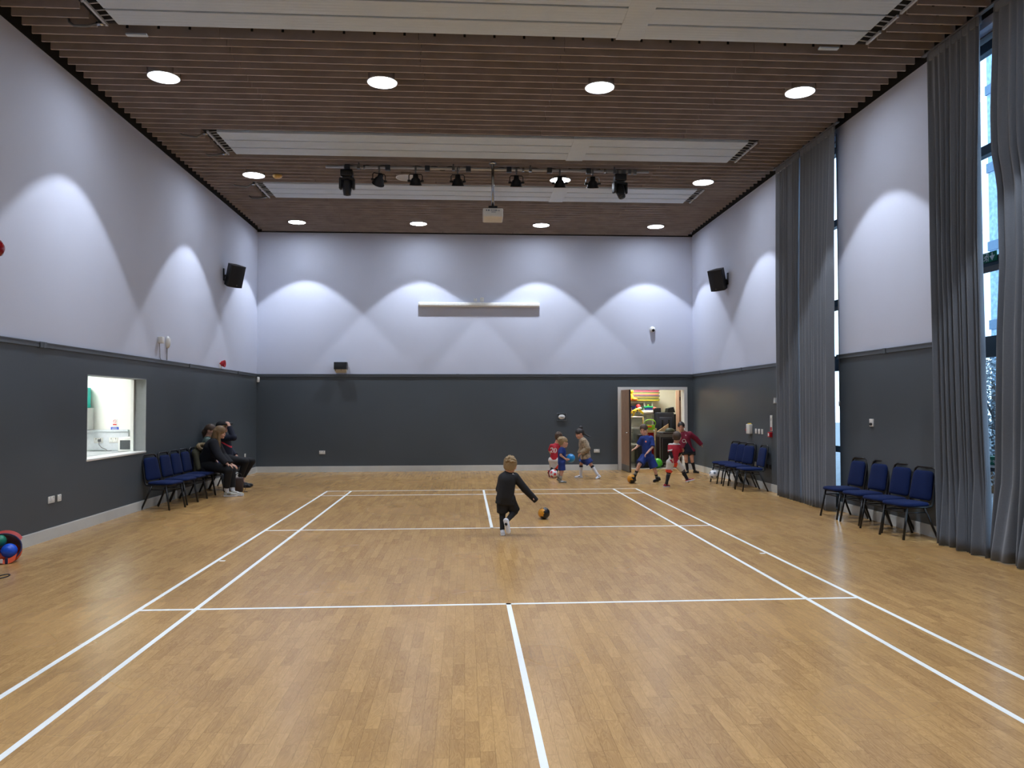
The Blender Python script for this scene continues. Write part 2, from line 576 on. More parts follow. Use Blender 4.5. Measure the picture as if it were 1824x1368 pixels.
# ------------------------------------------------------------------ round downlights
DIFF = emit('lamp_diffuser', (232, 240, 255), EM)
RIM = mat('lamp_rim', (225, 227, 228), 0.4, var=0.02)
UNLIT = mat('unlit_diffuser', (176, 176, 172), 0.5, var=0.02)
rowname = {10.36: 'nearest row', 14.73: 'row level with the lighting bar', 18.49: 'row in front of the end wall', 6.22: 'row over the camera', 2.05: 'row behind the camera'}
colname = ['by the left wall', 'left of centre', 'right of centre', 'by the right wall']
lens_me = None
for ly in LY:
    for ci, lx in enumerate(LX):
        dead = (ly == 14.73 and ci == 1)
        lab = 'lit round white ceiling light %s, %s' % (colname[ci], rowname[ly])
        if dead: lab = 'pale grey unlit round ceiling disc behind the stage lights, left of the projector pole'
        t = thing('round_ceiling_light', lab, 'ceiling light', (lx, ly, ZC), 0, 'round ceiling lights')
        MB().lathe([(0.192, -0.002), (0.194, -0.009), (0.203, -0.01), (0.206, -0.004), (0.206, 0.004), (0.192, 0.004)], 36, 0, None, True, False).build('rim', RIM, t)
        MB().lathe([(0.20, 0.003), (0.20, 0.13), (0.0, 0.13)], 36, 0, None, True, False).build('housing', SLAT, t)
        MB().lathe([(0.0, -0.002), (0.19, -0.002), (0.19, 0.004), (0.0, 0.004)], 36, 0, None, False).build('diffuser', UNLIT if dead else DIFF, t)
        if not dead:
            ld = bpy.data.lights.new('downlight_beam', 'SPOT')
            ld.energy = SPOT_W; ld.spot_size = math.radians(85); ld.spot_blend = 0.16; ld.shadow_soft_size = 0.03
            ld.color = (0.82, 0.88, 1.0)
            lo = bpy.data.objects.new('downlight_beam', ld); COL.objects.link(lo)
            lo.parent = t; lo.location = (0, 0, -0.012)

# smoke detector and two small sensor plates
tag(MB().lathe([(0.0, -0.045), (0.05, -0.045), (0.085, -0.02), (0.09, 0.0), (0.09, 0.012), (0, 0.012)], 24, 0, Matrix.Translation((-3.535, 14.71, ZC - 0.012))).build('smoke_detector', mat('amber_detector', (196, 160, 84), 0.35, var=0.35, scale=18)),
    'small round yellowish detector on the slats beside a lit downlight', 'smoke detector')
for x, yy, l in ((-3.83, 9.16, 'small flat white plate under the slats at the left end of the nearest panel'), (4.43, 9.03, 'small flat white plate under the slats at the right end of the nearest panel')):
    tag(MB().rbox((x, yy, ZC - 0.012), (0.24, 0.06, 0.022), 0.004).build('sensor_plate', PANELM), l, 'sensor plate')

# ------------------------------------------------------------------ storage room behind the double door
CREAM = mat('cream_wall_paint', (228, 226, 206), 0.8, var=0.02, scale=2)
SY0, SY1, SX0, SX1 = YB + TW, 22.2, 3.2, 6.15
mb = MB()
mb.box((SX0 - 0.1, SY1, 0), (SX1 + 0.1, SY1 + 0.1, 2.7)); mb.box((SX0 - 0.1, SY0, 0), (SX0, SY1, 2.7))
mb.box((SX1, SY0, 0), (SX1 + 0.1, SY1, 2.7)); mb.box((SX0 - 0.1, SY0, 2.7), (SX1 + 0.1, SY1 + 0.1, 2.8))
struct(mb.build('wall_storage', CREAM, loc=(0, 0, 0)))
struct(MB().box((SX0 - 0.1, YB + 0.2, -0.08), (SX1 + 0.1, SY1 + 0.1, -0.001)).build('floor_storage', mat('grey_vinyl', (150, 148, 142), 0.5), loc=(0, 0, 0)))
t = thing('ceiling_light', 'square lit light on the store room ceiling, out of sight above the door head', 'ceiling light', (4.9, 20.9, 2.66))
MB().rbox((0, 0, 0.02), (0.6, 0.6, 0.04), 0.005).build('housing', WHITE, t)
MB().box((-0.27, -0.27, -0.006), (0.27, 0.27, 0.0)).build('diffuser', emit('store_diffuser', (255, 251, 242), 60), t)
# frame and leaves
d = thing('door_1', 'open white framed double door to the store room', 'door', (0, YB, 0)); struct(d)
mb = MB()
for x0, x1 in ((DX0 - 0.07, DX0 + 0.015), (DX1 - 0.015, DX1 + 0.07)):
    mb.box((x0, -0.02, 0), (x1, 0.0, DZ + 0.06))
    mb.box((max(x0, DX0), 0, 0), (min(x1, DX1), TW, DZ - 0.015)) if x0 > 5 else mb.box((DX0, 0, 0), (DX0 + 0.015, TW, DZ))
mb.box((DX0 + 0.015, -0.02, DZ - 0.015), (DX1 - 0.015, 0, DZ + 0.06)); mb.box((DX0 + 0.015, 0, DZ - 0.015), (DX1, TW, DZ))
mb.build('door_frame', WHITE, d)
OAK = mat('oak_door_veneer', (166, 134, 108), 0.45, var=0.12, scale=6)
STEEL = mat('brushed_kickplate', (120, 118, 114), 0.35, metal=0.8, var=0.05)
def leaf(hx, ang, hy, sgn, dark):
    T = Matrix.Translation((hx, hy, 0)) @ Matrix.Rotation(ang, 4, 'Z')
    w = 0.815
    mb = MB().box((0, -0.022, 0.008), (w * sgn, 0.022, DZ - 0.02), 0, T)
    lf = mb.build('door_leaf', OAK, d)
    MB().box((0.01 * sgn, -0.0245, 0.012), ((w - 0.01) * sgn, 0.0245, 0.17), 0, T).build('kickplate', STEEL, lf)
    mb = MB()
    for z in (0.25, 1.05, 1.82): mb.cyl((0, 0.0, z - 0.05), (0, 0.0, z + 0.05), 0.014, None, 0, 10, T)
    mb.build('hinge', BLACKM, lf)
    mb = MB().box((w * sgn - 0.001 * sgn, -0.0225, 0.01), (w * sgn + 0.002 * sgn, 0.0225, DZ - 0.025), 0, T)
    mb.build('edge_strip', dark, lf)
    hm = MB()
    for q in (-1, 1):
        hm.tube([(w * sgn - 0.07 * sgn, q * 0.02, 0.98), (w * sgn - 0.07 * sgn, q * 0.07, 0.98), (w * sgn - 0.2 * sgn, q * 0.07, 0.98)], 0.009, 0, 8, T)
    hm.build('handle', CHROME, lf)
leaf(DX0 + 0.035, math.radians(-88), -0.03, 1, mat('dark_door_edge', (44, 36, 32), 0.6))
leaf(DX1 - 0.045, math.radians(-99.5), TW + 0.03, -1, OAK)

# ------------------------------------------------------------------ kitchen behind the serving hatch
KW = mat('kitchen_wall_paint', (236, 238, 231), 0.7, var=0.015, scale=2)
KX0, KX1, KY0, KY1, KZ = -8.2, XL - TW, 9.4, 13.5, 2.7
mb = MB()
mb.box((KX0, KY1, 0), (KX1, KY1 + 0.1, KZ)); mb.box((KX0 - 0.1, KY0 - 0.1, 0), (KX0, KY1 + 0.1, KZ)); mb.box((KX0, KY0 - 0.1, 0), (KX1, KY0, KZ))
mb.box((KX0 - 0.1, KY0 - 0.1, KZ), (KX1, KY1 + 0.1, KZ + 0.1)); mb.box((KX0 - 0.1, KY0 - 0.1, -0.1), (KX1, KY1 + 0.1, -0.002))
struct(mb.build('wall_kitchen', KW, loc=(0, 0, 0)))
for yy, l in ((10.6, 'nearer of two lit square lights on the kitchen ceiling'), (12.4, 'further of two lit square lights on the kitchen ceiling')):
    t = thing('ceiling_light', l, 'ceiling light', (-6.8, yy, KZ - 0.04))
    MB().rbox((0, 0, 0.02), (0.62, 0.62, 0.04), 0.005).build('housing', WHITE, t)
    MB().box((-0.28, -0.28, -0.006), (0.28, 0.28, 0.0)).build('diffuser', emit('kitchen_diffuser', (252, 252, 250), KIT), t)
w = thing('window_3', 'white lined serving hatch opening in the charcoal wall', 'window', (XL, 0, 0)); struct(w)
LINING = mat('hatch_lining_grey', (128, 132, 134), 0.55, var=0.04)
mb = MB()
mb.box((-TW, HY1 - 0.012, HZ0), (0.001, HY1, HZ1)); mb.box((-TW, HY0, HZ0), (0.001, HY0 + 0.012, HZ1)); mb.box((-TW, HY0, HZ1 - 0.012), (0.001, HY1, HZ1))
mb.build('reveal_lining', LINING, w)
MB().rbox((-TW / 2 + 0.004, (HY0 + HY1) / 2, HZ0 - 0.006), (TW + 0.012, HY1 - HY0, 0.03), 0.005).build('window_sill', WHITE, w)
mb = MB()
mb.box((-TW + 0.005, HY1 - 0.05, HZ0 + 0.01), (-TW + 0.05, HY1 - 0.012, HZ1 - 0.012)); mb.box((-TW + 0.005, HY0 + 0.012, HZ0 + 0.01), (-TW + 0.05, HY0 + 0.05, HZ1 - 0.012))
mb.build('shutter_guide', WHITE, w)
MB().rbox((-TW - 0.06, (HY0 + HY1) / 2, HZ1 + 0.09), (0.12, HY1 - HY0 + 0.1, 0.16), 0.01).build('shutter_box', WHITE, w)
# worktop, upstand, units
WORK = mat('pale_grey_worktop', (176, 180, 184), 0.35, var=0.05, scale=30)
tag(MB().rbox((-6.55, KY1 - 0.31, 0.885), (2.25, 0.62, 0.04), 0.004).build('worktop', WORK), 'pale grey kitchen worktop seen through the serving hatch', 'worktop')
tag(MB().rbox((-5.83, 12.0, 0.885), (0.6, 1.78, 0.04), 0.004).build('worktop', WORK), 'grey worktop running along just inside the hatch sill', 'worktop')
for nm, lo, hi, l in (('base_cabinet', (-7.6, KY1 - 0.58, 0.0), (-6.15, KY1 - 0.003, 0.865), 'white kitchen base unit under the far worktop'),
                      ('base_cabinet', (-6.1, 11.15, 0.0), (-5.56, 12.86, 0.865), 'white kitchen base unit under the worktop inside the hatch')):
    t = thing(nm, l, 'cabinet', ((lo[0] + hi[0]) / 2, (lo[1] + hi[1]) / 2, 0))
    dx, dy, dz = hi[0] - lo[0], hi[1] - lo[1], hi[2]
    MB().rbox((0, 0, dz / 2), (dx, dy, dz), 0.004).build('body', WHITE, t)
    for k in range(2):
        if dx > dy:
            b2 = MB().rbox((-dx / 4 + k * dx / 2, -dy / 2 - 0.011, dz / 2 + 0.04), (dx / 2 - 0.01, 0.018, dz - 0.1), 0.003).build('door', WHITE, t)
            MB().tube([(-0.05 + k * 0.1, -dy / 2 - 0.035, dz - 0.25), (-0.05 + k * 0.1, -dy / 2 - 0.035, dz - 0.1)], 0.006).build('handle', CHROME, b2)
        else:
            b2 = MB().rbox((-dx / 2 - 0.011, -dy / 4 + k * dy / 2, dz / 2 + 0.04), (0.018, dy / 2 - 0.01, dz - 0.1), 0.003).build('door', WHITE, t)
            MB().tube([(-dx / 2 - 0.035, -0.05 + k * 0.1, dz - 0.25), (-dx / 2 - 0.035, -0.05 + k * 0.1, dz - 0.1)], 0.006).build('handle', CHROME, b2)
tag(MB().rbox((-6.75, KY1 - 0.012, 1.07), (2.1, 0.022, 0.32), 0.004).rbox((-6.75, KY1 - 0.025, 1.245), (2.1, 0.048, 0.035), 0.006).build('splashback', mat('white_splashback', (214, 220, 226), 0.35)), 'white splashback panel with a ledge behind the kitchen worktop', 'splashback')
t = thing('wall_cabinet', 'tall white wall cupboard at the left edge of the hatch view', 'cabinet', (-6.82, KY1 - 0.165, 1.27))
MB().rbox((0, 0, 0.18), (1.08, 0.32, 0.36), 0.004).build('body', WHITE, t)
b2 = MB().rbox((0.27, -0.17, 0.18), (0.53, 0.018, 0.35), 0.003).build('door', WHITE, t)
MB().tube([(0.05, -0.19, 0.06), (0.05, -0.19, 0.16)], 0.006).build('handle', CHROME, b2)
t = thing('storage_box', 'bright teal box standing on top of the white wall cupboard', 'box', (-6.50, KY1 - 0.165, 1.635))
MB().rbox((0, 0, 0.17), (0.36, 0.26, 0.34), 0.01).build('body', mat('teal_card', (46, 206, 194), 0.5), t)
MB().rbox((0.05, -0.133, 0.3), (0.12, 0.006, 0.035), 0.002).build('slot', mat('dark_teal', (18, 92, 92), 0.5), t)
MB().rbox((0.08, -0.133, 0.05), (0.08, 0.006, 0.06), 0.002).build('sticker', mat('pale_teal', (176, 232, 226), 0.5), t)
def socket(name, label, loc, rz, gangs=2, size=(0.146, 0.086), black=False, kind='socket', plugm=None):
    """flat wall plate facing local -y"""
    t = thing(name, label, kind, loc, rz)
    MB().rbox((0, -0.006, 0), (size[0], 0.012, size[1]), 0.004).build('plate', BLACK if black else OFFWHITE, t)
    for g in range(gangs):
        mb = MB()
        x = (g - (gangs - 1) / 2) * size[0] / max(1, gangs)
        if name == 'wall_switch':
            mb.rbox((x, -0.014, 0), (0.026, 0.008, 0.04), 0.002, 1)
        else:
            mb.rbox((x, -0.013, 0.0), (0.05, 0.004, 0.066), 0.002, 1)
            for px, pz, w, hh in ((0, 0.004, 0.005, 0.009), (-0.011, -0.02, 0.008, 0.005), (0.011, -0.02, 0.008, 0.005), (0.0, 0.026, 0.011, 0.014)):
                mb.cbox((x + px, -0.0152, pz), (w, 0.001, hh), 0)
        mb.build('rocker' if name == 'wall_switch' else 'socket_face', [VOID, BLACK if black else WHITE], t)
    return t

# kitchen sockets, notices, microwave
k = socket('wall_socket', 'double socket with a grey plug in it, behind the kitchen worktop', (-6.19, KY1 - 0.024, 1.08), 0)
t = thing('plug', 'dark grey plug with a trailing lead in the kitchen socket', 'plug', (-6.165, KY1 - 0.036, 1.08))
MB().rbox((0, -0.02, 0), (0.045, 0.04, 0.045), 0.012).build('body', mat('grey_rubber', (98, 100, 102), 0.5), t)
MB().tube([(0, -0.03, -0.02), (0.005, -0.035, -0.07), (0.05, -0.04, -0.12), (0.12, -0.05, -0.145), (0.16, -0.08, -0.168), (0.24, -0.1, -0.168)], 0.005).build('lead', mat('grey_rubber', (98, 100, 102), 0.5), t)
socket('wall_socket', 'double socket beside the microwave behind the kitchen worktop', (-5.94, KY1 - 0.024, 1.085), 0)
BLUE_S = mat('sign_blue', (28, 72, 186), 0.5)
t = thing('notice', 'small blue mandatory notice on the kitchen wall', 'sign', (-5.935, KY1 - 0.002, 1.285))
MB().rbox((0, -0.002, 0), (0.13, 0.004, 0.045), 0.001).build('board', BLUE_S, t)
mb = MB()
for z in (0.01, -0.003, -0.014): mb.cbox((0.0, -0.0045, z), (0.09 - 0.02 * (z > 0), 0.0008, 0.004))
mb.build('print_line', WHITE, t)
t = thing('notice', 'small white notice with a red ring symbol above the blue one in the kitchen', 'sign', (-5.935, KY1 - 0.002, 1.385))
MB().rbox((0, -0.002, 0), (0.08, 0.004, 0.11), 0.001).build('board', WHITE, t)
mb = MB()
mb.tube([(0.024 * math.cos(a), -0.0045, 0.018 + 0.024 * math.sin(a)) for a in [2 * PI * i / 20 for i in range(20)]], 0.003, 0, 6, None, True)
mb.tube([(-0.016, -0.0045, 0.034), (0.016, -0.0045, 0.002)], 0.0025, 0, 6)
mb.cbox((0, -0.0045, -0.036), (0.06, 0.001, 0.022))
mb.build('symbol', mat('sign_red', (206, 60, 52), 0.5), t)
t = thing('microwave', 'white microwave oven with a dark window on the kitchen worktop', 'microwave', (-5.555, KY1 - 0.24, 0.905))
MB().rbox((0, 0, 0.12), (0.29, 0.34, 0.24), 0.01).build('body', WHITE, t)
dd = MB().rbox((-0.01, -0.176, 0.12), (0.26, 0.016, 0.22), 0.006).build('door', WHITE, t)
MB().rbox((-0.01, -0.185, 0.12), (0.2, 0.004, 0.15), 0.002).build('door_window', mat('smoked_glass', (70, 76, 80), 0.2), dd)
for x, yy, c, l in ((-5.72, 11.55, (226, 190, 182), 'pinkish leaflet lying on the worktop by the hatch sill'), (-5.86, 11.9, (228, 228, 226), 'white sheet of paper lying on the worktop inside the hatch')):
    tag(MB().rbox((x, yy, 0.9075), (0.2, 0.29, 0.003), 0.001).build('leaflet', mat('paper_%d' % c[1], c, 0.7, var=0.08, scale=40)), l, 'paper')

# ------------------------------------------------------------------ hall wall fittings
L_, R_ = PI / 2, -PI / 2
socket('wall_socket', 'white double socket low on the left wall, nearest the camera', (XL, 10.02, 0.495), L_)
socket('wall_socket', 'white single socket beside the nearer double one on the left wall', (XL, 10.21, 0.495), L_, 1, (0.086, 0.086))
socket('wall_socket', 'white single socket low on the left wall behind the seated adults', (XL, 18.55, 0.48), L_, 1, (0.1, 0.1))
socket('wall_socket', 'white double socket low on the end wall, left part', (-3.555, YB, 0.488), 0)
socket('wall_socket', 'white double socket low on the end wall, left of the store door', (3.367, YB, 0.49), 0)
socket('wall_socket', 'white single socket half hidden behind the girl in the fleece', (3.06, YB, 0.545), 0, 1, (0.086, 0.1))
socket('wall_socket', 'left one of two white sockets behind the far right chairs', (XR, 15.34, 0.466), R_)
socket('wall_socket', 'right one of two white sockets behind the far right chairs', (XR, 15.13, 0.466), R_, 1, (0.1, 0.09))
socket('wall_socket', 'left one of two black sockets low beside the far curtains', (XR, 14.72, 0.469), R_, 1, (0.086, 0.086), True)
socket('wall_socket', 'right one of two black sockets low beside the far curtains', (XR, 14.55, 0.465), R_, 1, (0.086, 0.086), True)
for i, yy in enumerate((15.26, 15.09, 14.93)):
    socket('wall_switch', ['left', 'middle', 'right'][i] + ' one of three white light switches on the right wall', (XR, yy, 1.13), R_, 1, (0.086, 0.1), kind='light switch')
t = thing('isolator_switch', 'off white isolator box with red rotary handle and yellow top', 'switch', (XR, 15.53, 1.165), R_)
MB().rbox((0, -0.04, 0), (0.17, 0.08, 0.2), 0.012).build('case', OFFWHITE, t)
MB().cyl((0.01, -0.012, 0.062), (0.01, -0.07, 0.062), 0.06).build('yellow_cover', mat('yellow_plastic', (226, 190, 60), 0.4), t)
MB().cyl((-0.085, -0.045, -0.02), (-0.125, -0.05, -0.02), 0.032).build('handle', RED, t)
t = thing('fire_call_point', 'red fire call point under its white notice near the far curtains', 'fire alarm', (XR, 14.48, 1.11), R_)
MB().rbox((0, -0.03, -0.02), (0.1, 0.06, 0.1), 0.008).build('box', RED, t)
MB().rbox((0, -0.0605, -0.02), (0.055, 0.004, 0.055), 0.002).build('break_glass', WHITE, t)
MB().rbox((0, -0.004, 0.2), (0.1, 0.008, 0.3), 0.002).build('notice_board', OFFWHITE, t)
mb = MB(); mb.rbox((0, -0.0085, 0.09), (0.07, 0.003, 0.07), 0.002, 0); mb.cbox((0, -0.0085, 0.27), (0.016, 0.002, 0.05), 1)
mb.build('symbol', [RED, VOID], t)
t = thing('sounder', 'small white angled unit on the right wall at the far curtain edge', 'alarm', (XR, 14.22, 1.745), R_)
MB().prism([(-0.04, -0.06), (0.04, -0.045), (0.01, 0.05), (-0.015, 0.05)], -0.05, 0).build('case', OFFWHITE, t)
t = thing('thermostat', 'white square switch with black knob above the near right chairs', 'switch', (XR, 10.80, 1.403), R_)
MB().rbox((0, -0.012, 0), (0.1, 0.024, 0.11), 0.006).build('plate', WHITE, t)
MB().cyl((0.01, -0.02, -0.02), (0.01, -0.045, -0.02), 0.02).build('knob', BLACK, t)
# thermostat in guard on end wall
t = thing('thermostat', 'white oval thermostat inside a square clear guard on the end wall', 'thermostat', (2.468, YB, 1.36))
mb = MB()
for x in (-0.118, 0.118): mb.rbox((x, -0.018, 0), (0.006, 0.036, 0.19), 0.002)
for z in (-0.09, 0.09): mb.rbox((0, -0.018, z), (0.24, 0.036, 0.006), 0.002)
mb.build('guard', mat('smoky_acrylic', (140, 146, 152), 0.2, var=0.03), t)
MB().lathe([(0.0, 0.0), (0.08, 0.0), (0.088, 0.012), (0.078, 0.032), (0, 0.034)], 28, 0, Matrix.Rotation(PI / 2, 4, 'X') @ Matrix.Scale(0.7, 4, (0, 1, 0))).build('dial', WHITE, t)
mb = MB()
for x in (-0.02, 0.012): mb.cbox((x, -0.0345, 0.006), (0.02, 0.001, 0.006))
mb.cbox((0.015, -0.0345, -0.014), (0.04, 0.001, 0.006)); mb.cbox((-0.022, -0.0345, -0.01), (0.006, 0.001, 0.02)); mb.build('display_mark', VOID, t)
# motion sensor in the corner
t = thing('motion_sensor', 'small white motion sensor in the left corner under the rail', 'motion sensor', (XL + 0.042, YB - 0.042, 2.31), math.radians(40))
MB().rbox((0, 0.0, 0), (0.07, 0.06, 0.13), 0.02).build('case', WHITE, t)
MB().rbox((0, -0.031, -0.015), (0.045, 0.008, 0.05), 0.004).build('lens', OFFWHITE, t)
# dome camera
t = thing('security_camera', 'white dome security camera with black eye on the end wall', 'security camera', (4.826, YB, 3.6))
MB().lathe([(0, 0), (0.075, 0), (0.075, 0.03), (0.062, 0.05), (0, 0.05)], 28, 0, Matrix.Rotation(PI / 2, 4, 'X')).build('base', WHITE, t)
MB().sphere((0, -0.065, -0.012), 0.062).build('dome', WHITE, t)
MB().lathe([(0, 0), (0.036, 0), (0.034, 0.012), (0, 0.014)], 20, 0, Matrix.Translation((-0.0, -0.112, -0.03)) @ Matrix.Rotation(PI / 2 + 0.35, 4, 'X')).build('lens', mat('lens_black', (8, 9, 11), 0.15), t)
# projection screen
t = thing('projection_screen', 'long white rolled-up projection screen case high on the end wall', 'projection screen', (0.367, YB, 4.2))
MB().rbox((0, -0.075, 0.01), (3.05, 0.13, 0.1), 0.025).build('case', mat('screen_case_white', (236, 237, 232), 0.4), t)
MB().rbox((0, -0.075, -0.045), (3.0, 0.035, 0.02), 0.006).build('slat_bar', WHITE, t)
mb = MB()
for x in (-1.1, 1.1): mb.rbox((x, -0.05, 0.01), (0.06, 0.1, 0.11), 0.004)
for x in (-1.53, 1.53): mb.rbox((x, -0.075, 0.01), (0.012, 0.12, 0.095), 0.004)
mb.build('bracket', WHITE, t)
socket('fused_spur', 'small white fused spur above the projection screen', (0.44, YB, 4.345), 0, 1, (0.09, 0.11), kind='electrical outlet')
socket('fused_spur', 'small blank white plate left of the spur above the projection screen', (0.27, YB, 4.335), 0, 1, (0.08, 0.075), kind='electrical outlet')
# black wall box above the rail
t = thing('wall_speaker', 'small black box speaker sitting on the end wall rail', 'speaker', (-3.09, YB, 2.5))
MB().prism([(-0.155, 0.06), (0.155, 0.06), (0.155, 0.24), (-0.155, 0.24)], -0.2, 0.0).build('case', BLACK, t)
MB().rbox((0, -0.202, 0.15), (0.29, 0.008, 0.165), 0.004).build('grille', mat('speaker_cloth', (30, 33, 36), 0.9, var=0.2, scale=300), t)
mb = MB()
mb.add([(-0.15, -0.2, 0.06), (0.15, -0.2, 0.06), (0.13, -0.02, -0.02), (-0.13, -0.02, -0.02), (-0.15, 0, 0.06), (0.15, 0, 0.06), (0.13, 0, -0.02), (-0.13, 0, -0.02)],
       [(0, 1, 2, 3), (4, 7, 6, 5), (0, 3, 7, 4), (1, 5, 6, 2), (3, 2, 6, 7), (0, 4, 5, 1)], 0)
mb.sphere((-0.12, -0.175, 0.045), 0.014, 1, 10); mb.sphere((0.02, -0.165, 0.04), 0.009, 1, 10)
mb.build('underside', [OFFWHITE, VOID], t)
# pull-cord / sensor units and red beacon on the left wall
t = thing('sensor_unit', 'small white square sensor with a thin cable on the left wall', 'sensor', (XL, 13.36, 2.78), L_)
MB().rbox((0, -0.04, 0), (0.11, 0.08, 0.11), 0.012).build('case', WHITE, t)
MB().tube([(0.02, -0.01, -0.05), (0.03, -0.012, -0.16), (0.05, -0.01, -0.3), (0.09, -0.01, -0.325)], 0.005).build('cable', mat('grey_cable', (140, 140, 140), 0.6), t)
t = thing('sensor_unit', 'white oval sounder with a thin cable beside the square sensor', 'sensor', (XL, 13.72, 2.77), L_)
MB().lathe([(0, 0), (0.065, 0), (0.07, 0.02), (0.05, 0.05), (0, 0.06)], 24, 0, Matrix.Rotation(PI / 2, 4, 'X') @ Matrix.Scale(1.55, 4, (0, 1, 0))).build('case', WHITE, t)
MB().tube([(0.0, -0.01, -0.09), (0.0, -0.01, -0.2), (-0.005, -0.01, -0.31)], 0.006).build('cable', mat('grey_cable', (140, 140, 140), 0.6), t)
def beacon(label, loc):
    t = thing('alarm_beacon', label, 'fire alarm', loc, L_)
    MB().lathe([(0, 0), (0.045, 0), (0.052, 0.03), (0.075, 0.09), (0.078, 0.1), (0.06, 0.1), (0.03, 0.07), (0, 0.07)], 24, 0, Matrix.Rotation(PI / 2, 4, 'X')).build('horn', RED, t)
    MB().rbox((0, -0.012, -0.03), (0.09, 0.024, 0.16), 0.006).build('back_plate', OFFWHITE, t)
beacon('red alarm horn just above the rail over the seated adults', (XL, 16.66, 2.555))
t = thing('alarm_beacon', 'glossy red alarm sounder cut by the left picture edge, high up', 'fire alarm', (XL, 8.67, 3.39), L_)
MB().lathe([(0, 0), (0.11, 0), (0.115, 0.04), (0.09, 0.12), (0.05, 0.15), (0, 0.155)], 28, 0, Matrix.Rotation(PI / 2, 4, 'X')).build('body', mat('glossy_red', (130, 8, 20), 0.15), t)
MB().lathe([(0, -0.002), (0.125, -0.002), (0.125, 0.025), (0, 0.025)], 28, 0, Matrix.Rotation(PI / 2, 4, 'X')).build('base_ring', BLACK, t)
tag(MB().box((XL, 8.72, 1.1), (XL + 0.01, 8.87, 1.28)).build('wall_plate', OFFWHITE), 'pale wall plate cut by the left picture edge, on the charcoal wall', 'wall plate')
# PA speakers
def pa(label, loc, az, pitch, side):
    t = thing('loudspeaker', label, 'speaker', loc)
    T = Matrix.Rotation(az, 4, 'Z') @ Matrix.Rotation(pitch, 4, 'X')
    poly = [(-0.17, -0.24), (0.17, -0.24), (0.17, 0.24), (-0.17, 0.24)]
    mb = MB()
    # cabinet with a curved grille front, wider than the back; plan outline extruded upwards
    plan = [(-0.17 + 0.34 * i / 8, -0.10 - 0.045 * math.sin(PI * i / 8)) for i in range(9)] + [(0.17, -0.06), (0.10, 0.16), (-0.10, 0.16), (-0.17, -0.06)]
    nP = len(plan)
    mb.add([(x, yy, -0.235) for x, yy in plan] + [(x, yy, 0.235) for x, yy in plan],
           [list(reversed(range(nP))), list(range(nP, 2 * nP))] + [(i, (i + 1) % nP, (i + 1) % nP + nP, i + nP) for i in range(nP)], 0, False, T)
    mb.build('cabinet', mat('speaker_black', (15, 17, 20), 0.5, var=0.1), t)
    gp = plan[:9]
    mb = MB()
    mb.add([(x * 0.95, yy - 0.006, -0.22) for x, yy in gp] + [(x * 0.95, yy - 0.006, 0.22) for x, yy in gp], [(i, i + 1, i + 10, i + 9) for i in range(8)], 0, True, T)
    mb.build('grille', mat('speaker_mesh', (12, 15, 19), 0.7, var=0.3, scale=400), t)
    MB().tube([(0.012 * math.cos(a), -0.155, -0.18 + 0.012 * math.sin(a)) for a in [2 * PI * i / 12 for i in range(12)]], 0.0035, 0, 6, T, True).build('badge', CHROME, t)
    wx = side * 1.0
    base = Vector((XL if side < 0 else XR, loc[1] - 0.02, loc[2])) - Vector(loc)
    back = T @ Vector((0, 0.15, 0))
    mb = MB().tube([base, base * 0.5 + back * 0.5 + Vector((0, 0, -0.02)), back], 0.022, 0, 10)
    mb.cbox(base - Vector((side * 0.012, 0, -0.02)), (0.02, 0.07, 0.26))
    mb.build('wall_bracket', BLACKM, t)
pa('black loudspeaker on a bracket high on the left wall', (-4.95, 16.86, 4.46), math.radians(50), math.radians(19), -1)
pa('black loudspeaker on a bracket high on the right wall', (5.66, 16.86, 4.46), math.radians(-50), math.radians(19), 1)

# ------------------------------------------------------------------ windows and curtains on the right
FRAME = mat('blue_grey_window_frame', (44, 62, 74), 0.4, var=0.05)
HEADM = mat('window_head_board', (112, 106, 104), 0.6)
GLASS = bpy.data.materials.new('window_glass'); GLASS.use_nodes = True
_n = GLASS.node_tree; _n.nodes.remove(_n.nodes['Principled BSDF'])
_t = _n.nodes.new('ShaderNodeBsdfTransparent'); _t.inputs[0].default_value = (0.80, 0.90, 0.96, 1)
_g = _n.nodes.new('ShaderNodeBsdfGlossy'); _g.inputs['Roughness'].default_value = 0.04
_nz = _n.nodes.new('ShaderNodeTexNoise'); _nz.inputs['Scale'].default_value = 45; _nz.inputs['Detail'].default_value = 2
_mr = _n.nodes.new('ShaderNodeMapRange'); _mr.inputs['To Min'].default_value = 0.03; _mr.inputs['To Max'].default_value = 0.16
_mx = _n.nodes.new('ShaderNodeMixShader')
_n.links.new(_nz.outputs['Fac'], _mr.inputs['Value']); _n.links.new(_mr.outputs[0], _mx.inputs[0])
_n.links.new(_t.outputs[0], _mx.inputs[1]); _n.links.new(_g.outputs[0], _mx.inputs[2])
_n.links.new(_mx.outputs[0], _n.nodes['Material Output'].inputs['Surface'])
GX = 0.17
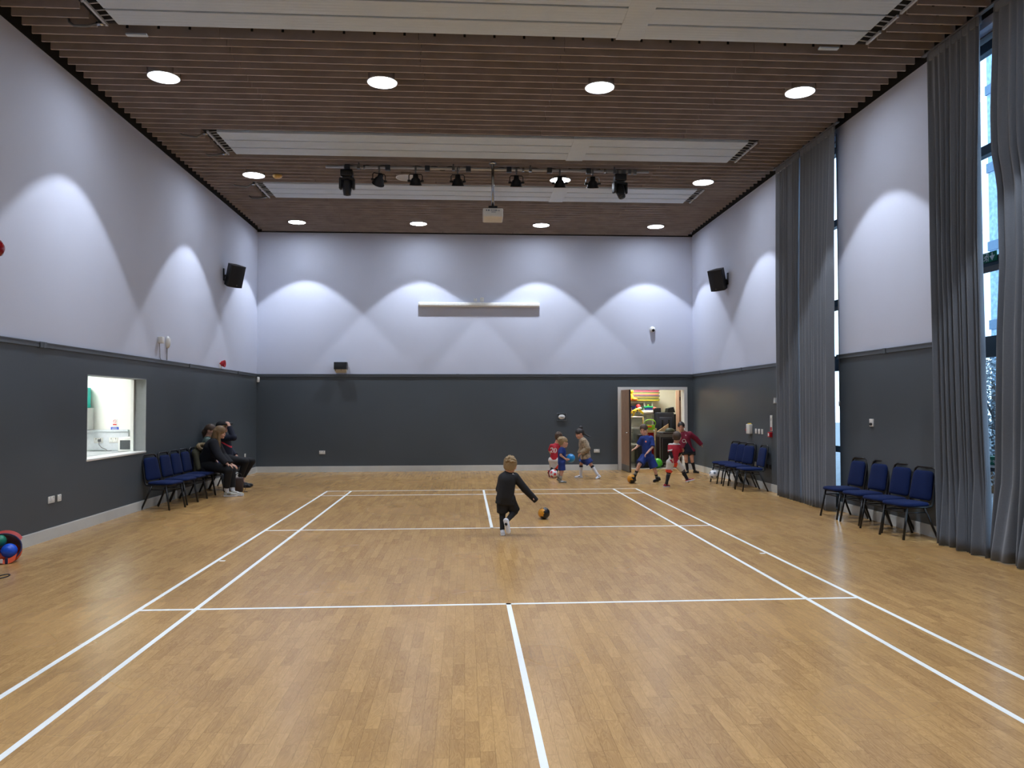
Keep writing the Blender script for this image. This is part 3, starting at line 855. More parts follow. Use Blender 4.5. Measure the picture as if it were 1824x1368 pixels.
for wi, (y0, y1) in enumerate((W1, W2)):
    w = thing('window_%d' % (wi + 1), 'tall window behind grey curtains', 'window', (XR, 0, 0)); struct(w)
    mb = MB()
    for yy in (y0 + 0.03, y1 - 0.03) if wi else (y0 + 0.03, 7.55, y1 - 0.03):
        mb.box((GX - 0.04, yy - 0.03, 0), (GX + 0.05, yy + 0.03, WZ))
    for z0, z1 in ((5.73, 5.84), (4.55, 4.66), (3.24, 3.36), (2.21, 2.45), (0.9, 1.0), (0.0, 0.24)):
        mb.box((GX - 0.045, y0, z0), (GX + 0.055, y1, z1))
    mb.build('window_frame', FRAME, w)
    MB().box((GX - 0.05, y0, 5.91), (GX + 0.06, y1, WZ)).box((GX - 0.05, y0, 3.18), (GX - 0.046, y1, 3.25)).build('head_board', HEADM, w)
    MB().box((GX, y0, 0.1), (GX + 0.006, y1, WZ)).build('glass', GLASS, w)
    MB().box((0.0, y0, 0.0), (GX - 0.05, y1, 0.02)).build('window_sill', GREYM, w)
GREEN = mat('exit_green', (0, 104, 74), 0.4, var=0.02)
t = thing('exit_sign', 'green running man exit sign with a white arrow in the curtain gap', 'sign', (XR + GX - 0.05, 8.47, 3.35), R_)
MB().rbox((0, -0.006, 0), (0.34, 0.012, 0.115), 0.002).build('board', GREEN, t)
mb = MB()
mb.prism([(0.055, 0.012), (0.092, 0.012), (0.092, 0.045), (0.108, 0.045), (0.108, 0.012), (0.145, 0.012), (0.1, -0.045)], -0.0135, -0.012)
mb.sphere((0.012, -0.012, 0.034), (0.011, 0.003, 0.011), 0, 12)
for pts in ([(-0.058, 0.02), (-0.068, -0.008)], [(-0.058, 0.018), (-0.035, 0.004)], [(-0.058, 0.018), (-0.085, 0.012), (-0.095, -0.004)], [(-0.068, -0.006), (-0.048, -0.02), (-0.056, -0.046)], [(-0.068, -0.006), (-0.082, -0.028), (-0.104, -0.03)]):
    mb.tube([(x + 0.064, -0.0125, z) for x, z in pts], 0.006, 0, 6)
mb.tube([(-0.06, -0.0125, -0.048), (-0.06, -0.0125, 0.048), (0.036, -0.0125, 0.048), (0.036, -0.0125, -0.048)], 0.0035, 0, 6)
mb.build('pictogram', WHITE, t)
t = thing('push_bar', 'white and green push bar across the glass exit door in the curtain gap', 'door hardware', (XR + GX - 0.05, 8.45, 1.0), R_)
MB().rbox((0, -0.03, 0.03), (0.75, 0.05, 0.1), 0.012).build('bar', GREEN, t)
MB().rbox((0, -0.03, -0.035), (0.75, 0.04, 0.03), 0.006).build('lower_bar', WHITE, t)
mb = MB(); lettering(mb, 'Push bar to open', 0.058, Matrix.Translation((0, -0.0562, 0.03))); mb.build('lettering', WHITE, t)

CURT = mat('grey_curtain_cloth', (106, 112, 120), 0.85, var=0.05, scale=60, sheen=0.25, spec=0.2)
def curtain(label, y0f, y1f, folds, seed, x0=5.73, zt=6.0, puddle=0.0, x_of=None):
    """hanging cloth with irregular vertical folds between the edges y0f(z) and y1f(z)"""
    rr = random.Random(seed)
    nu, nz = folds * 14, 44
    ph = [rr.uniform(0, 6.28) for _ in range(6)]
    warp = [rr.uniform(-0.35, 0.35) for _ in range(folds + 2)]
    amp = [rr.uniform(0.65, 1.25) for _ in range(folds + 2)]
    vs = []
    for iz in range(nz + 1):
        z = 0.008 + (zt - 0.008) * (iz / nz) ** 1.0
        k = (zt - z) / zt
        a, b = y0f(z), y1f(z)
        for iu in range(nu + 1):
            u = iu / nu
            s = u * folds
            i = min(int(s), folds - 1); fr = s - i
            w = s + warp[i] * (1 - fr) + warp[i + 1] * fr + 0.10 * math.sin(3.1 * k + ph[0] + u * 5)
            A = (amp[i] * (1 - fr) + amp[i + 1] * fr) * (0.012 + 0.034 * min(1, k * 2.5))
            A *= 1 + 0.35 * max(0, k - 0.8) / 0.2 * math.sin(w * 1.3 + ph[1])
            x = x0 + A * math.sin(2 * PI * w) + 0.15 * A * math.sin(4 * PI * w + ph[2]) - 0.02 * k
            x += puddle * max(0, k - 0.86) / 0.14 * -0.05 * (1 + math.sin(w * 2.2 + ph[3]))
            yy = a + (b - a) * u + 0.3 * A * math.cos(2 * PI * w + ph[4])
            vs.append((min(x, XR - 0.022), yy, z))
    m = nu + 1
    fs = [(r * m + c, r * m + c + 1, (r + 1) * m + c + 1, (r + 1) * m + c) for r in range(nz) for c in range(nu)]
    t = thing('curtain', label, 'curtain', (x0, (y0f(3) + y1f(3)) / 2, 0))
    mb = MB(); mb.add([(p[0] - x0, p[1] - t.location.y, p[2]) for p in vs], fs, 0, True)
    o = mb.build('cloth', CURT, t)
    md = o.modifiers.new('thickness', 'SOLIDIFY'); md.thickness = 0.004; md.offset = 0
    ya, yb = sorted((y0f(zt), y1f(zt)))
    ln = yb - ya
    MB().rbox((0.005, (ya + yb) / 2 - t.location.y, zt - 0.05), (0.034, ln, 0.1), 0.012).build('header_tape', CURT, t)
    return t
def interp(pts):
    zs = [p[0] for p in pts]; ys = [p[1] for p in pts]
    return lambda z: float(np.interp(z, zs, ys))
curtain('long grey curtain left of the lit gap in the near window', interp([(0, 8.02), (0.15, 8.04), (1.0, 8.09), (1.8, 8.13), (3.3, 8.165), (4.3, 8.165), (6, 8.13)]), interp([(0, 8.93), (1, 9.0), (6, 9.1)]), 9, 3, puddle=1.0)
curtain('long grey curtain at the right picture edge, right of the lit gap', interp([(0, 6.6), (6, 6.65)]), interp([(0, 8.06), (0.15, 8.05), (0.9, 7.96), (2.4, 7.9), (3.17, 7.84), (4.0, 7.86), (4.4, 7.95), (4.84, 7.96), (6, 7.9)]), 11, 5, puddle=1.0)
ct = bpy.data.objects['curtain.001']
mb = MB(); lv = []
for k in range(15):
    z = 2.5 + 1.85 * k / 14
    e = float(np.interp(z, [2.4, 3.17, 4.0, 4.4], [7.9, 7.84, 7.86, 7.95])); wd = 0.02 + 0.085 * math.sin(PI * k / 14) ** 0.7
    lv += [(5.785, e - 0.03, z), (5.80, e + wd * 0.5, z), (5.79, e + wd, z)]
mb.add([(p[0] - ct.location.x, p[1] - ct.location.y, p[2]) for p in lv], [(3 * k + q, 3 * k + q + 1, 3 * k + q + 4, 3 * k + q + 3) for k in range(14) for q in (0, 1)], 0, True)
o = mb.build('lining', mat('pale_curtain_lining', (206, 200, 190), 0.8), ct); o['label'] = 'pale turned-back lining'
md = o.modifiers.new('thickness', 'SOLIDIFY'); md.thickness = 0.003
curtain('right half of the closed grey curtains at the far window', interp([(0, 11.675), (2.7, 11.655), (4.2, 11.61), (6, 11.53)]), interp([(0, 12.74), (6, 12.72)]), 10, 8)
curtain('left half of the closed grey curtains at the far window', interp([(0, 12.76), (3, 12.77), (6, 12.76)]), interp([(0, 13.78), (6, 13.77)]), 9, 11)
for a, b, l in ((6.3, 9.2, 'pale curtain rail along the ceiling at the near window'), (11.4, 13.85, 'pale curtain rail along the ceiling at the far window')):
    tag(MB().rbox((5.73, (a + b) / 2, 6.012), (0.05, b - a, 0.022), 0.004).build('curtain_rail', GREYM), l, 'curtain rail')

tag(MB().tube([(XR - 0.012, 11.75, 5.95), (XR - 0.014, 11.74, 4.0), (XR - 0.012, 11.75, 1.72)], 0.006, 0, 8).cyl((XR - 0.014, 11.75, 1.64), (XR - 0.014, 11.75, 1.72), 0.011).build('pull_cord', mat('grey_cable', (140, 140, 140), 0.6)),
    'thin grey pull cord hanging on the wall right of the far curtains', 'cord')
# ------------------------------------------------------------------ outside
struct(MB().box((6.2, -6, -0.12), (60, 70, -0.05)).build('ground', mat('grey_paving', (128, 130, 132), 0.8, var=0.15, scale=3), loc=(0, 0, 0)))
BARK = mat('tree_bark', (72, 62, 54), 0.9)
LEAFM = mat('tree_leaves', (128, 140, 146), 0.6, var=0.45, scale=8)
def tree(label, x, yy, hgt, rad, seed, n=5000):
    rr = random.Random(seed)
    t = thing('tree', label, 'tree', (x, yy, -0.05), 0, 'trees outside the near window')
    mb = MB().tube([(0, 0, 0), (0.05, 0.02, hgt * 0.4), (0.0, 0.0, hgt * 0.8)], [0.09, 0.07, 0.03], 0, 8)
    for q in range(7):
        a = rr.uniform(0, 6.28); z = hgt * rr.uniform(0.3, 0.7)
        mb.tube([(0, 0, z), (math.cos(a) * rad * 0.7, math.sin(a) * rad * 0.7, z + rad * 0.5)], [0.03, 0.01], 0, 6)
    mb.build('trunk', BARK, t)
    mb = MB()
    for q in range(n):
        a = rr.uniform(0, 6.28); z = rr.uniform(0.05, 1.0); r = rad * math.sqrt(rr.random()) * (0.5 + 0.5 * math.sin(PI * min(1, z * 1.05)))
        c = Vector((r * math.cos(a), r * math.sin(a), z * hgt))
        u = Vector((rr.gauss(0, 1), rr.gauss(0, 1), rr.gauss(0, 1))).normalized() * 0.034
        v = u.cross(Vector((rr.gauss(0, 1), rr.gauss(0, 1), rr.gauss(0, 1)))).normalized() * 0.022
        mb.add([c - u, c + v, c + u, c - v], [(0, 1, 2, 3)], 0)
    f = mb.build('foliage', LEAFM, t)
    f['kind'] = 'stuff'
tree('leafy tree outside the near window, seen through the curtain gap', 10.2, 14.3, 2.7, 1.1, 2)
tree('second leafy tree beyond the first outside the near window', 12.0, 18.4, 3.2, 1.4, 4)
t = thing('building', 'blue grey clad building outside the near window', 'building', (14.0, 14.0, -0.05))
MB().box((0.0, -5.0, 0), (6, 5.66, 13.0)).build('wall', mat('blue_cladding', (150, 182, 214), 0.6, var=0.35, scale=9), t)
mb = MB()
for k in range(6): mb.box((-0.03, -5.0, 1.6 + 2.1 * k), (6, 5.7, 1.85 + 2.1 * k))
mb.build('band', mat('dark_cladding_band', (92, 120, 146), 0.6), t)
# ------------------------------------------------------------------ lighting bar, stage lights, projector
BY, BZ = 13.9, 5.952
LAMPB = mat('lamp_black', (15, 17, 21), 0.4, var=0.12)
t = thing('lighting_bar', 'long pale steel lighting bar hung under the slatted ceiling', 'lighting bar', (0.446, BY, BZ))
MB().tube([(-2.935, 0, 0), (2.935, 0, 0)], 0.026, 0, 14).build('pipe', mat('galvanised_pipe', (188, 188, 184), 0.4, metal=0.35, var=0.04), t)
for x in (-2.35, -0.65, 0.75, 2.3):
    MB().cyl((x, 0, 0.02), (x, 0, 0.085), 0.012).cbox((x, 0, 0.0), (0.05, 0.07, 0.07)).build('hanger', GREYM, t)
for x in (-2.55, -1.83, -1.12, -0.38, 0.36, 1.1, 1.82):
    MB().rbox((x, 0, -0.005), (0.09, 0.075, 0.095), 0.008).build('power_clamp', mat('dark_grey_clamp', (52, 58, 66), 0.45), t)
for x in (-2.25, -0.55, 0.62, 2.12):
    MB().rbox((x, 0, 0.0), (0.035, 0.065, 0.065), 0.006).build('pipe_collar', CHROME, t)
for x in (2.48, 2.58, 2.68):
    MB().rbox((x, 0, -0.01), (0.055, 0.075, 0.085), 0.008).build('spare_clamp', GREYM, t)
cab = MB()
px = -2.55
pts = []
for k in range(120):
    x = -2.6 + 5.2 * k / 119
    pts.append((x, 0.03, 0.035 + 0.012 * math.sin(k * 0.9) - (0.05 if 0.25 < (k % 17) / 17 < 0.45 else 0)))
cab.tube(pts, 0.007, 0, 6)
cab.build('cable', BLACK, t)

def par(label, x, rot=0.0, tilt=0.0, shiny=False):
    t = thing('stage_spotlight', label, 'stage light', (x, BY, BZ), 0, 'par stage lights on the lighting bar')
    MB().rbox((0, 0, -0.02), (0.035, 0.06, 0.09), 0.006).cyl((0, 0, -0.05), (0, 0, -0.11), 0.012).build('hook_clamp', GREYM, t)
    T = Matrix.Rotation(rot, 4, 'Z')
    yk = CHROME if shiny else LAMPB
    MB().tube([(-0.12, 0, -0.25), (-0.12, 0, -0.14), (-0.1, 0, -0.112), (0.1, 0, -0.112), (0.12, 0, -0.14), (0.12, 0, -0.25)], 0.009, 0, 8, T).build('yoke', yk, t)
    B = T @ Matrix.Translation((0, 0, -0.235)) @ Matrix.Rotation(tilt, 4, 'X')
    mb = MB().lathe([(0, 0.13), (0.045, 0.13), (0.05, 0.06), (0.075, 0.035), (0.09, 0.0), (0.105, -0.06), (0.115, -0.065), (0.115, -0.075), (0.09, -0.075), (0.085, -0.02), (0, -0.02)], 22, 0, B)
    mb.build('can', LAMPB, t)
    for s in (-1, 1): MB().cyl((s * 0.09, 0, -0.0), (s * 0.145, 0, 0.0), 0.02, None, 0, 10, T @ Matrix.Translation((0, 0, -0.235))).build('tilt_knob', LAMPB, t)
    return t
par('black spotlight on the bar turned sideways, beside the left moving head', -1.54, 0.5, 0.75)
par('black spotlight in front of the pale unlit ceiling disc', -0.885, 0.05, 0.35)
par('black spotlight on the bar, next left of the projector pole', -0.125, 0, 0.3)
par('black spotlight on the bar, next right of the projector pole', 0.94, 0, 0.3)
par('black spotlight in front of the lit ceiling light', 1.735, -0.1, 0.3)
par('black spotlight with bright shining yoke, beside the right moving head', 2.34, -0.1, 0.35, True)

def moving_head(label, x, az, pitch):
    t = thing('moving_head_light', label, 'stage light', (x, BY, BZ), 0, 'moving head lights on the lighting bar')
    for s in (-1, 1): MB().rbox((s * 0.04, 0, -0.02), (0.03, 0.06, 0.09), 0.006).build('hook_clamp', GREYM, t)
    MB().rbox((0, 0, -0.125), (0.22, 0.2, 0.12), 0.02).rbox((0, 0, -0.2), (0.15, 0.15, 0.04), 0.012).build('base', LAMPB, t)
    T = Matrix.Rotation(az, 4, 'Z')
    mb = MB()
    for s in (-1, 1): mb.rbox((s * 0.115, 0, -0.31), (0.05, 0.12, 0.2), 0.02, 0, T)
    mb.rbox((0, 0, -0.225), (0.27, 0.13, 0.04), 0.015, 0, T)
    mb.build('yoke', LAMPB, t)
    B = T @ Matrix.Translation((0, 0, -0.34)) @ Matrix.Rotation(pitch, 4, 'X')
    hd = MB().lathe([(0, 0.12), (0.06, 0.115), (0.085, 0.08), (0.09, 0.0), (0.075, -0.1), (0.065, -0.17), (0.05, -0.175), (0, -0.165)], 24, 0, B).build('head', LAMPB, t)
    MB().lathe([(0, -0.166), (0.048, -0.172), (0.04, -0.178), (0, -0.182)], 20, 0, B).build('lens', mat('lens_glass', (60, 66, 74), 0.08, metal=0.4), hd)
moving_head('black moving head light hanging at the left end of the bar', -2.11, 0.0, 0.12)
moving_head('black moving head light hanging at the right end of the bar', 2.845, 0.35, -0.45)

t = thing('projector', 'white projector hung upside down on a steel ceiling pole', 'projector', (0.505, 13.76, 5.0))
MB().cyl((0, 0, 0.22), (0, 0, 1.04), 0.027, None, 0, 18).lathe([(0, 1.0), (0.07, 1.0), (0.07, 1.03), (0, 1.03)], 20).build('pole', CHROME, t)
mb = MB().rbox((0, 0, 0.215), (0.16, 0.16, 0.03), 0.006)
for sx in (-1, 1):
    for sy in (-1, 1): mb.cyl((sx * 0.06, sy * 0.06, 0.17), (sx * 0.06, sy * 0.06, 0.215), 0.008)
mb.build('mount_plate', BLACKM, t)
PT = Matrix.Translation((0, 0, 0.09)) @ Matrix.Rotation(math.radians(-9), 4, 'X')
MB().rbox((0, 0.04, 0), (0.36, 0.3, 0.165), 0.022, 0, PT).build('body', mat('projector_white', (214, 213, 206), 0.45, var=0.02), t)
mb = MB()
for x, z, w, hh in ((-0.115, 0.035, 0.022, 0.02), (-0.075, 0.035, 0.028, 0.022), (-0.03, 0.045, 0.018, 0.01), (-0.03, 0.025, 0.018, 0.01), (0.0, 0.045, 0.018, 0.01), (0.0, 0.025, 0.018, 0.01), (0.03, 0.035, 0.012, 0.028), (0.055, 0.035, 0.018, 0.03), (0.085, 0.03, 0.014, 0.014), (0.11, 0.03, 0.018, 0.014), (0.01, 0.0, 0.08, 0.008)):
    mb.cbox((x, -0.1105, z), (w, 0.004, hh), 0, PT)
mb.build('port', mat('port_grey', (86, 98, 114), 0.4), t)
MB().lathe([(0, 0), (0.045, 0), (0.045, 0.03), (0.03, 0.03), (0.025, 0.02), (0, 0.02)], 20, 0, PT @ Matrix.Translation((0.09, 0.19, 0)) @ Matrix.Rotation(-PI / 2, 4, 'X')).build('lens', BLACK, t)

# ------------------------------------------------------------------ stacking chairs
BLUEF = mat('royal_blue_upholstery', (8, 29, 74), 0.85, var=0.12, scale=90, bump=0.15, bscale=500, sheen=0.03, spec=0.2)
CHB = mat('chair_black_tube', (16, 17, 19), 0.35, var=0.1)
def pad(w0, w1, d, th, rc, bulge=0.012):
    """cushion outline (rounded trapezoid, in x-y) with a domed top; width w0 at y=0, w1 at y=d"""
    out = []
    for (cx, cy, a0) in ((w1 / 2 - rc, d - rc, 0), (-(w1 / 2 - rc), d - rc, 90), (-(w0 / 2 - rc * 0.7), rc * 0.7, 180), (w0 / 2 - rc * 0.7, rc * 0.7, 270)):
        r = rc if a0 < 180 else rc * 0.7
        for k in range(7):
            a = math.radians(a0 + 90 * k / 6)
            out.append((cx + r * math.cos(a), cy + r * math.sin(a)))
    n = len(out); ctr = (0, d / 2)
    rings = []
    for s, z in ((0.94, 0), (1.0, th * 0.25), (1.0, th * 0.6), (0.95, th * 0.9), (0.8, th + bulge * 0.5), (0.4, th + bulge)):
        rings.append([(ctr[0] + (p[0] - ctr[0]) * s, ctr[1] + (p[1] - ctr[1]) * s, z) for p in out])
    vs = sum(rings, [])
    fs = [list(reversed(range(n)))] + [(i * n + j, i * n + (j + 1) % n, (i + 1) * n + (j + 1) % n, (i + 1) * n + j) for i in range(5) for j in range(n)] + [[5 * n + j for j in range(n)]]
    return vs, fs

def make_chair(label):
    t = thing('stacking_chair', label, 'chair', (0, 0, 0), 0, 'blue stacking chairs along the walls')
    vs, fs = pad(0.40, 0.43, 0.42, 0.045, 0.09, 0.008)
    MB().add([(x, -y + 0.19, z + 0.40) for x, y, z in vs], fs, 0, True).build('seat', BLUEF, t)
    lean = math.radians(11)
    TB = Matrix.Translation((0, 0.205, 0.46)) @ Matrix.Rotation(-lean, 4, 'X')
    vs, fs = pad(0.366, 0.334, 0.37, 0.034, 0.06, 0.005)
    bk = MB().add([(x, -z + 0.005, y) for x, y, z in vs], fs, 0, True, TB)
    bk.rbox((0, 0.012, 0.17), (0.30, 0.016, 0.3), 0.007, 0, TB)
    bk.build('backrest', BLUEF, t)
    r = 0.0145
    side = []
    pts = [(-0.19, -0.17, 0.388), (-0.19, 0.13, 0.388), (-0.191, 0.19, 0.395), (-0.192, 0.212, 0.425)]
    def TBp(x, z): return tuple(TB @ Vector((x, 0.008, z)))
    pts += [TBp(-0.197, 0.02), TBp(-0.19, 0.2), TBp(-0.184, 0.33), TBp(-0.168, 0.395), TBp(-0.125, 0.42), TBp(0.125, 0.42), TBp(0.168, 0.395), TBp(0.184, 0.33), TBp(0.19, 0.2), TBp(0.197, 0.02)]
    pts += [(-x, y, z) for x, y, z in reversed(pts[:4])]
    mb = MB().tube(pts, r, 0, 10)
    for yy in (-0.15, 0.12): mb.tube([(-0.19, yy, 0.386), (0.19, yy, 0.386)], 0.011, 0, 8)
    mb.build('frame', CHB, t)
    for s in (-1, 1):
        for y0, y1, x1 in ((-0.16, -0.235, 0.21), (0.09, 0.262, 0.215)):
            MB().tube([(s * 0.19, y0, 0.385), (s * x1, y1, 0.0)], r, 0, 10).build('leg', CHB, t)
        MB().tube([(s * 0.1935, -0.172, 0.325), (s * 0.1935, 0.117, 0.325)], 0.008, 0, 8).build('stretcher', CHB, t)
    MB().tube([(-0.1935, -0.172, 0.325), (0.1935, -0.172, 0.325)], 0.008, 0, 8).build('stretcher', CHB, t)
    return t
A = math.radians
spots = [
    (-4.86, 12.86, A(76), 'blue chair by the left wall, first from the serving hatch'),
    (-4.85, 13.48, A(85), 'blue chair by the left wall, second from the serving hatch'),
    (-4.85, 13.96, A(86), 'blue chair by the left wall, third from the serving hatch'),
    (-4.86, 14.47, A(87), 'empty blue chair right next to the seated woman with long hair'),
    (-4.86, 14.98, A(84), 'blue chair under the woman with long hair, khaki parka over its back'),
    (-4.86, 15.56, A(86), 'blue chair under the woman with tied back hair'),
    (-4.86, 16.14, A(88), 'blue chair under the adult in the black cap'),
    (5.585, 11.12, A(-84), 'blue chair by the right wall, the one touching the far grey curtains'),
    (5.60, 10.545, A(-82), 'second blue chair from the far curtains in the near row of four'),
    (5.59, 9.965, A(-81), 'third blue chair from the far curtains in the near row of four'),
    (5.575, 9.45, A(-80), 'blue chair by the right wall, the one touching the near grey curtain'),
    (5.57, 16.23, A(-76), 'far right blue chair behind the white football, furthest of its four'),
    (5.56, 15.79, A(-76), 'second furthest blue chair in the far right row of four'),
    (5.54, 15.345, A(-77), 'third furthest blue chair in the far right row of four'),
    (5.54, 14.7, A(-90), 'far right blue chair set edge on, next to the far grey curtains'),
]
chair0 = make_chair(spots[0][3])
for i, (x, yy, rz, lab) in enumerate(spots):
    if i == 0: chair0.location = (x, yy, 0); chair0.rotation_euler = (0, 0, rz)
    else: copy_thing(chair0, (x, yy, 0), rz, lab)

# ------------------------------------------------------------------ balls
ICO = []
for a in (-1, 1):
    for b in (-1.618, 1.618):
        ICO += [Vector((0, a, b)).normalized(), Vector((a, b, 0)).normalized(), Vector((b, 0, a)).normalized()]
def spots_fn(ang, seed, pick=None):
    R = Matrix.Rotation(seed * 1.3, 3, 'X') @ Matrix.Rotation(seed * 0.7, 3, 'Z')
    c = math.cos(math.radians(ang))
    def fn(d):
        d2 = R @ d
        return 1 if max(d2.dot(v) for v in ICO) > c else 0
    return fn
def swirl_fn(seed, cut, side):
    def fn(d):
        q = d.dot(side)
        w = 0.35 * math.sin(7 * d.z + 3 * d.x + seed) * math.cos(6 * d.y + seed)
        return 1 if q + w > cut else 0
    return fn
def ball(label, c, r, mats, fn=None, cat='ball', name='football', n=96, rot=None):
    t = MB().sphere((0, 0, 0), r, 0, n, None, fn).build(name, mats, None, (0, 0, 0))
    t.location = c
    tag(t, label, cat)
    return t
BB = mat('ball_black', (20, 21, 24), 0.3, var=0.1)
BO = mat('ball_orange', (214, 146, 34), 0.35, var=0.1)
BWH = mat('ball_white', (224, 224, 226), 0.35, var=0.03)
BRD = mat('ball_red_mark', (208, 62, 66), 0.35)
BGY = mat('ball_grey_mark', (96, 108, 120), 0.35)
ball('black football with an orange patch, in front of the boy in black', (1.158, 11.28, 0.086), 0.086, [BB, BO], swirl_fn(1, 0.52, Vector((-0.9, -0.35, 0.1)).normalized()))
ball('orange and black football at the foot of the boy in blue', (3.535, 16.22, 0.094), 0.094, [BO, BB], swirl_fn(2.2, 0.28, Vector((0.75, -0.35, -0.5)).normalized()))
ball('white football with red marks by the boy in red with number 20', tuple(at(986, 843.6, 17.55)), 0.097, [BWH, BRD], spots_fn(19, 1.1))
ball('white football with grey marks bouncing in front of the far right chairs', tuple(at(1271.5, 845.5, 16.15)), 0.10, [BWH, BGY], spots_fn(15, 2.0))
ball('plain blue ball held by the small boy in blue', tuple(at(1016.6, 816.2, 16.5)), 0.094, [mat('ball_blue', (30, 128, 190), 0.3, var=0.04)], None, 'ball', 'ball')
ball('bright green ball on the store room floor behind the boy in blue', (5.06, 20.05, 0.13), 0.13, [mat('ball_green', (72, 180, 44), 0.35, var=0.05)], None, 'ball', 'ball')

# ------------------------------------------------------------------ ball bag at the left edge
NAVY = mat('bag_navy_trim', (24, 26, 70), 0.6); ORG = mat('bag_orange', (226, 84, 36), 0.55, var=0.08)
MESHG = mat('bag_grey_mesh', (136, 142, 138), 0.7, var=0.2, scale=200)
BC = Vector((-4.915, 8.56, 0.155))
t = thing('ball_bag', 'open orange and grey ball bag at the left picture edge', 'bag', (BC.x, BC.y, 0))
bax = Vector((0.30, -0.86, 0.42)).normalized(); bu = bax.cross(Vector((0, 0, 1))).normalized(); bv = bu.cross(bax)
def bagp(a, r, s): return Vector((0, 0, BC.z)) + (bu * math.cos(a) * r * 1.12 + bv * math.sin(a) * r) + bax * s
nn = 32
rings = [(0.155, 0.0), (0.158, -0.05), (0.150, -0.12), (0.125, -0.18), (0.06, -0.205), (0.0, -0.205)]
# bv points down, bu sideways: lower half orange, the rest grey mesh
mb = MB(); vs = []; fs = []; ms = []
for r, sdist in rings:
    for k in range(nn):
        p = bagp(2 * PI * k / nn, r, sdist); p.z = max(p.z, 0.008); vs.append(p)
for q in range(len(rings) - 1):
    for k in range(nn): fs.append((q * nn + k, q * nn + (k + 1) % nn, (q + 1) * nn + (k + 1) % nn, (q + 1) * nn + k))
mb.add(vs, fs, 0, True)
for q, f in enumerate(fs):
    cz = sum(vs[x].z for x in f) / 4
    mb.m[q] = 1 if cz < 0.13 else 0
o = mb.build('shell', [MESHG, ORG], t); md = o.modifiers.new('thickness', 'SOLIDIFY'); md.thickness = 0.005
MB().tube([bagp(2 * PI * k / nn, 0.158, 0.0) for k in range(nn)], 0.008, 0, 8, None, True).build('rim_piping', NAVY, t)
up0 = [bagp(a, 0.162, 0.0) for a in [PI + PI * (0.15 + 0.7 * k / 10) for k in range(11)]]
if up0[5].z < BC.z: up0 = [bagp(a, 0.162, 0.0) for a in [PI * (0.15 + 0.7 * k / 10) for k in range(11)]]
MB().add(up0 + [p + Vector((0.0, 0.04, 0.028)) for p in up0], [(k, k + 1, k + 12, k + 11) for k in range(10)], 0, True).build('flap', mat('bag_red_flap', (176, 52, 44), 0.6), t)
fl = t.children[-1]; md = fl.modifiers.new('thickness', 'SOLIDIFY'); md.thickness = 0.006
# sagging orange apron with navy straps and a white patch under the mouth
lowa = [bagp(a, 0.165, 0.004) for a in [PI * 0.2 + PI * 0.6 * k / 10 for k in range(11)]]
if lowa[5].z > BC.z: lowa = [bagp(a, 0.165, 0.004) for a in [PI * 1.2 + PI * 0.6 * k / 10 for k in range(11)]]
ap = []
for p in lowa: ap += [p + Vector((0, -0.004, 0.035)), Vector((p.x * 0.96, p.y - 0.03, max(0.006, p.z - 0.03)))]
MB().add(ap, [(2 * k, 2 * k + 2, 2 * k + 3, 2 * k + 1) for k in range(10)], 0, True).build('apron', ORG, t)
md = t.children[-1].modifiers.new('thickness', 'SOLIDIFY'); md.thickness = 0.004
for k in (3, 7):
    p = lowa[k]
    MB().rbox((p.x, p.y - 0.028, 0.035), (0.026, 0.016, 0.066), 0.006).build('strap', NAVY, t)
MB().rbox((lowa[5].x, lowa[5].y - 0.026, 0.036), (0.075, 0.01, 0.045), 0.003).build('label_patch', BWH, t)
def inbag(label, a, r0, sdist, r, m):
    return ball(label, bagp(a, r0, sdist) + Vector((BC.x, BC.y, 0)), r, [m], None, 'ball', 'ball')
def ang(du, dz):
    return math.atan2(dz if bv.z > 0 else -dz, du if bu.x > 0 else -du)
inbag('green ball lying in the ball bag', ang(-0.22, 0.75), 0.09, -0.01, 0.062, mat('bag_ball_green', (20, 122, 96), 0.4))
inbag('larger blue ball lying in the ball bag', ang(0.7, -0.35), 0.068, 0.0, 0.076, mat('bag_ball_blue', (24, 84, 206), 0.4))
inbag('blue ball deeper in the ball bag behind the larger one', ang(-0.9, -0.4), 0.075, -0.03, 0.06, mat('bag_ball_blue', (24, 84, 206), 0.4))
t = thing('water_bottle', 'pale blue plastic bottle cut by the left picture edge', 'bottle', (-4.70, 8.05, 0))
MB().lathe([(0, 0), (0.034, 0), (0.038, 0.012), (0.037, 0.15), (0.03, 0.185), (0.018, 0.2), (0, 0.2)], 22).build('body', mat('bottle_blue', (120, 160, 206), 0.25), t)
MB().cyl((0, 0, 0.199), (0, 0, 0.225), 0.02).build('cap', mat('bottle_cap_blue', (70, 110, 170), 0.4), t)
MB().tube([(-4.51 + 0.05 * math.cos(a), 7.86 + 0.1 * math.sin(a), 0.006) for a in [2 * PI * k / 24 for k in range(24)]], 0.005, 0, 8, None, True).build('cord_loop', BLACK)
tag(bpy.data.objects['cord_loop'], 'thin black cord loop lying on the floor at the left picture edge', 'cord')

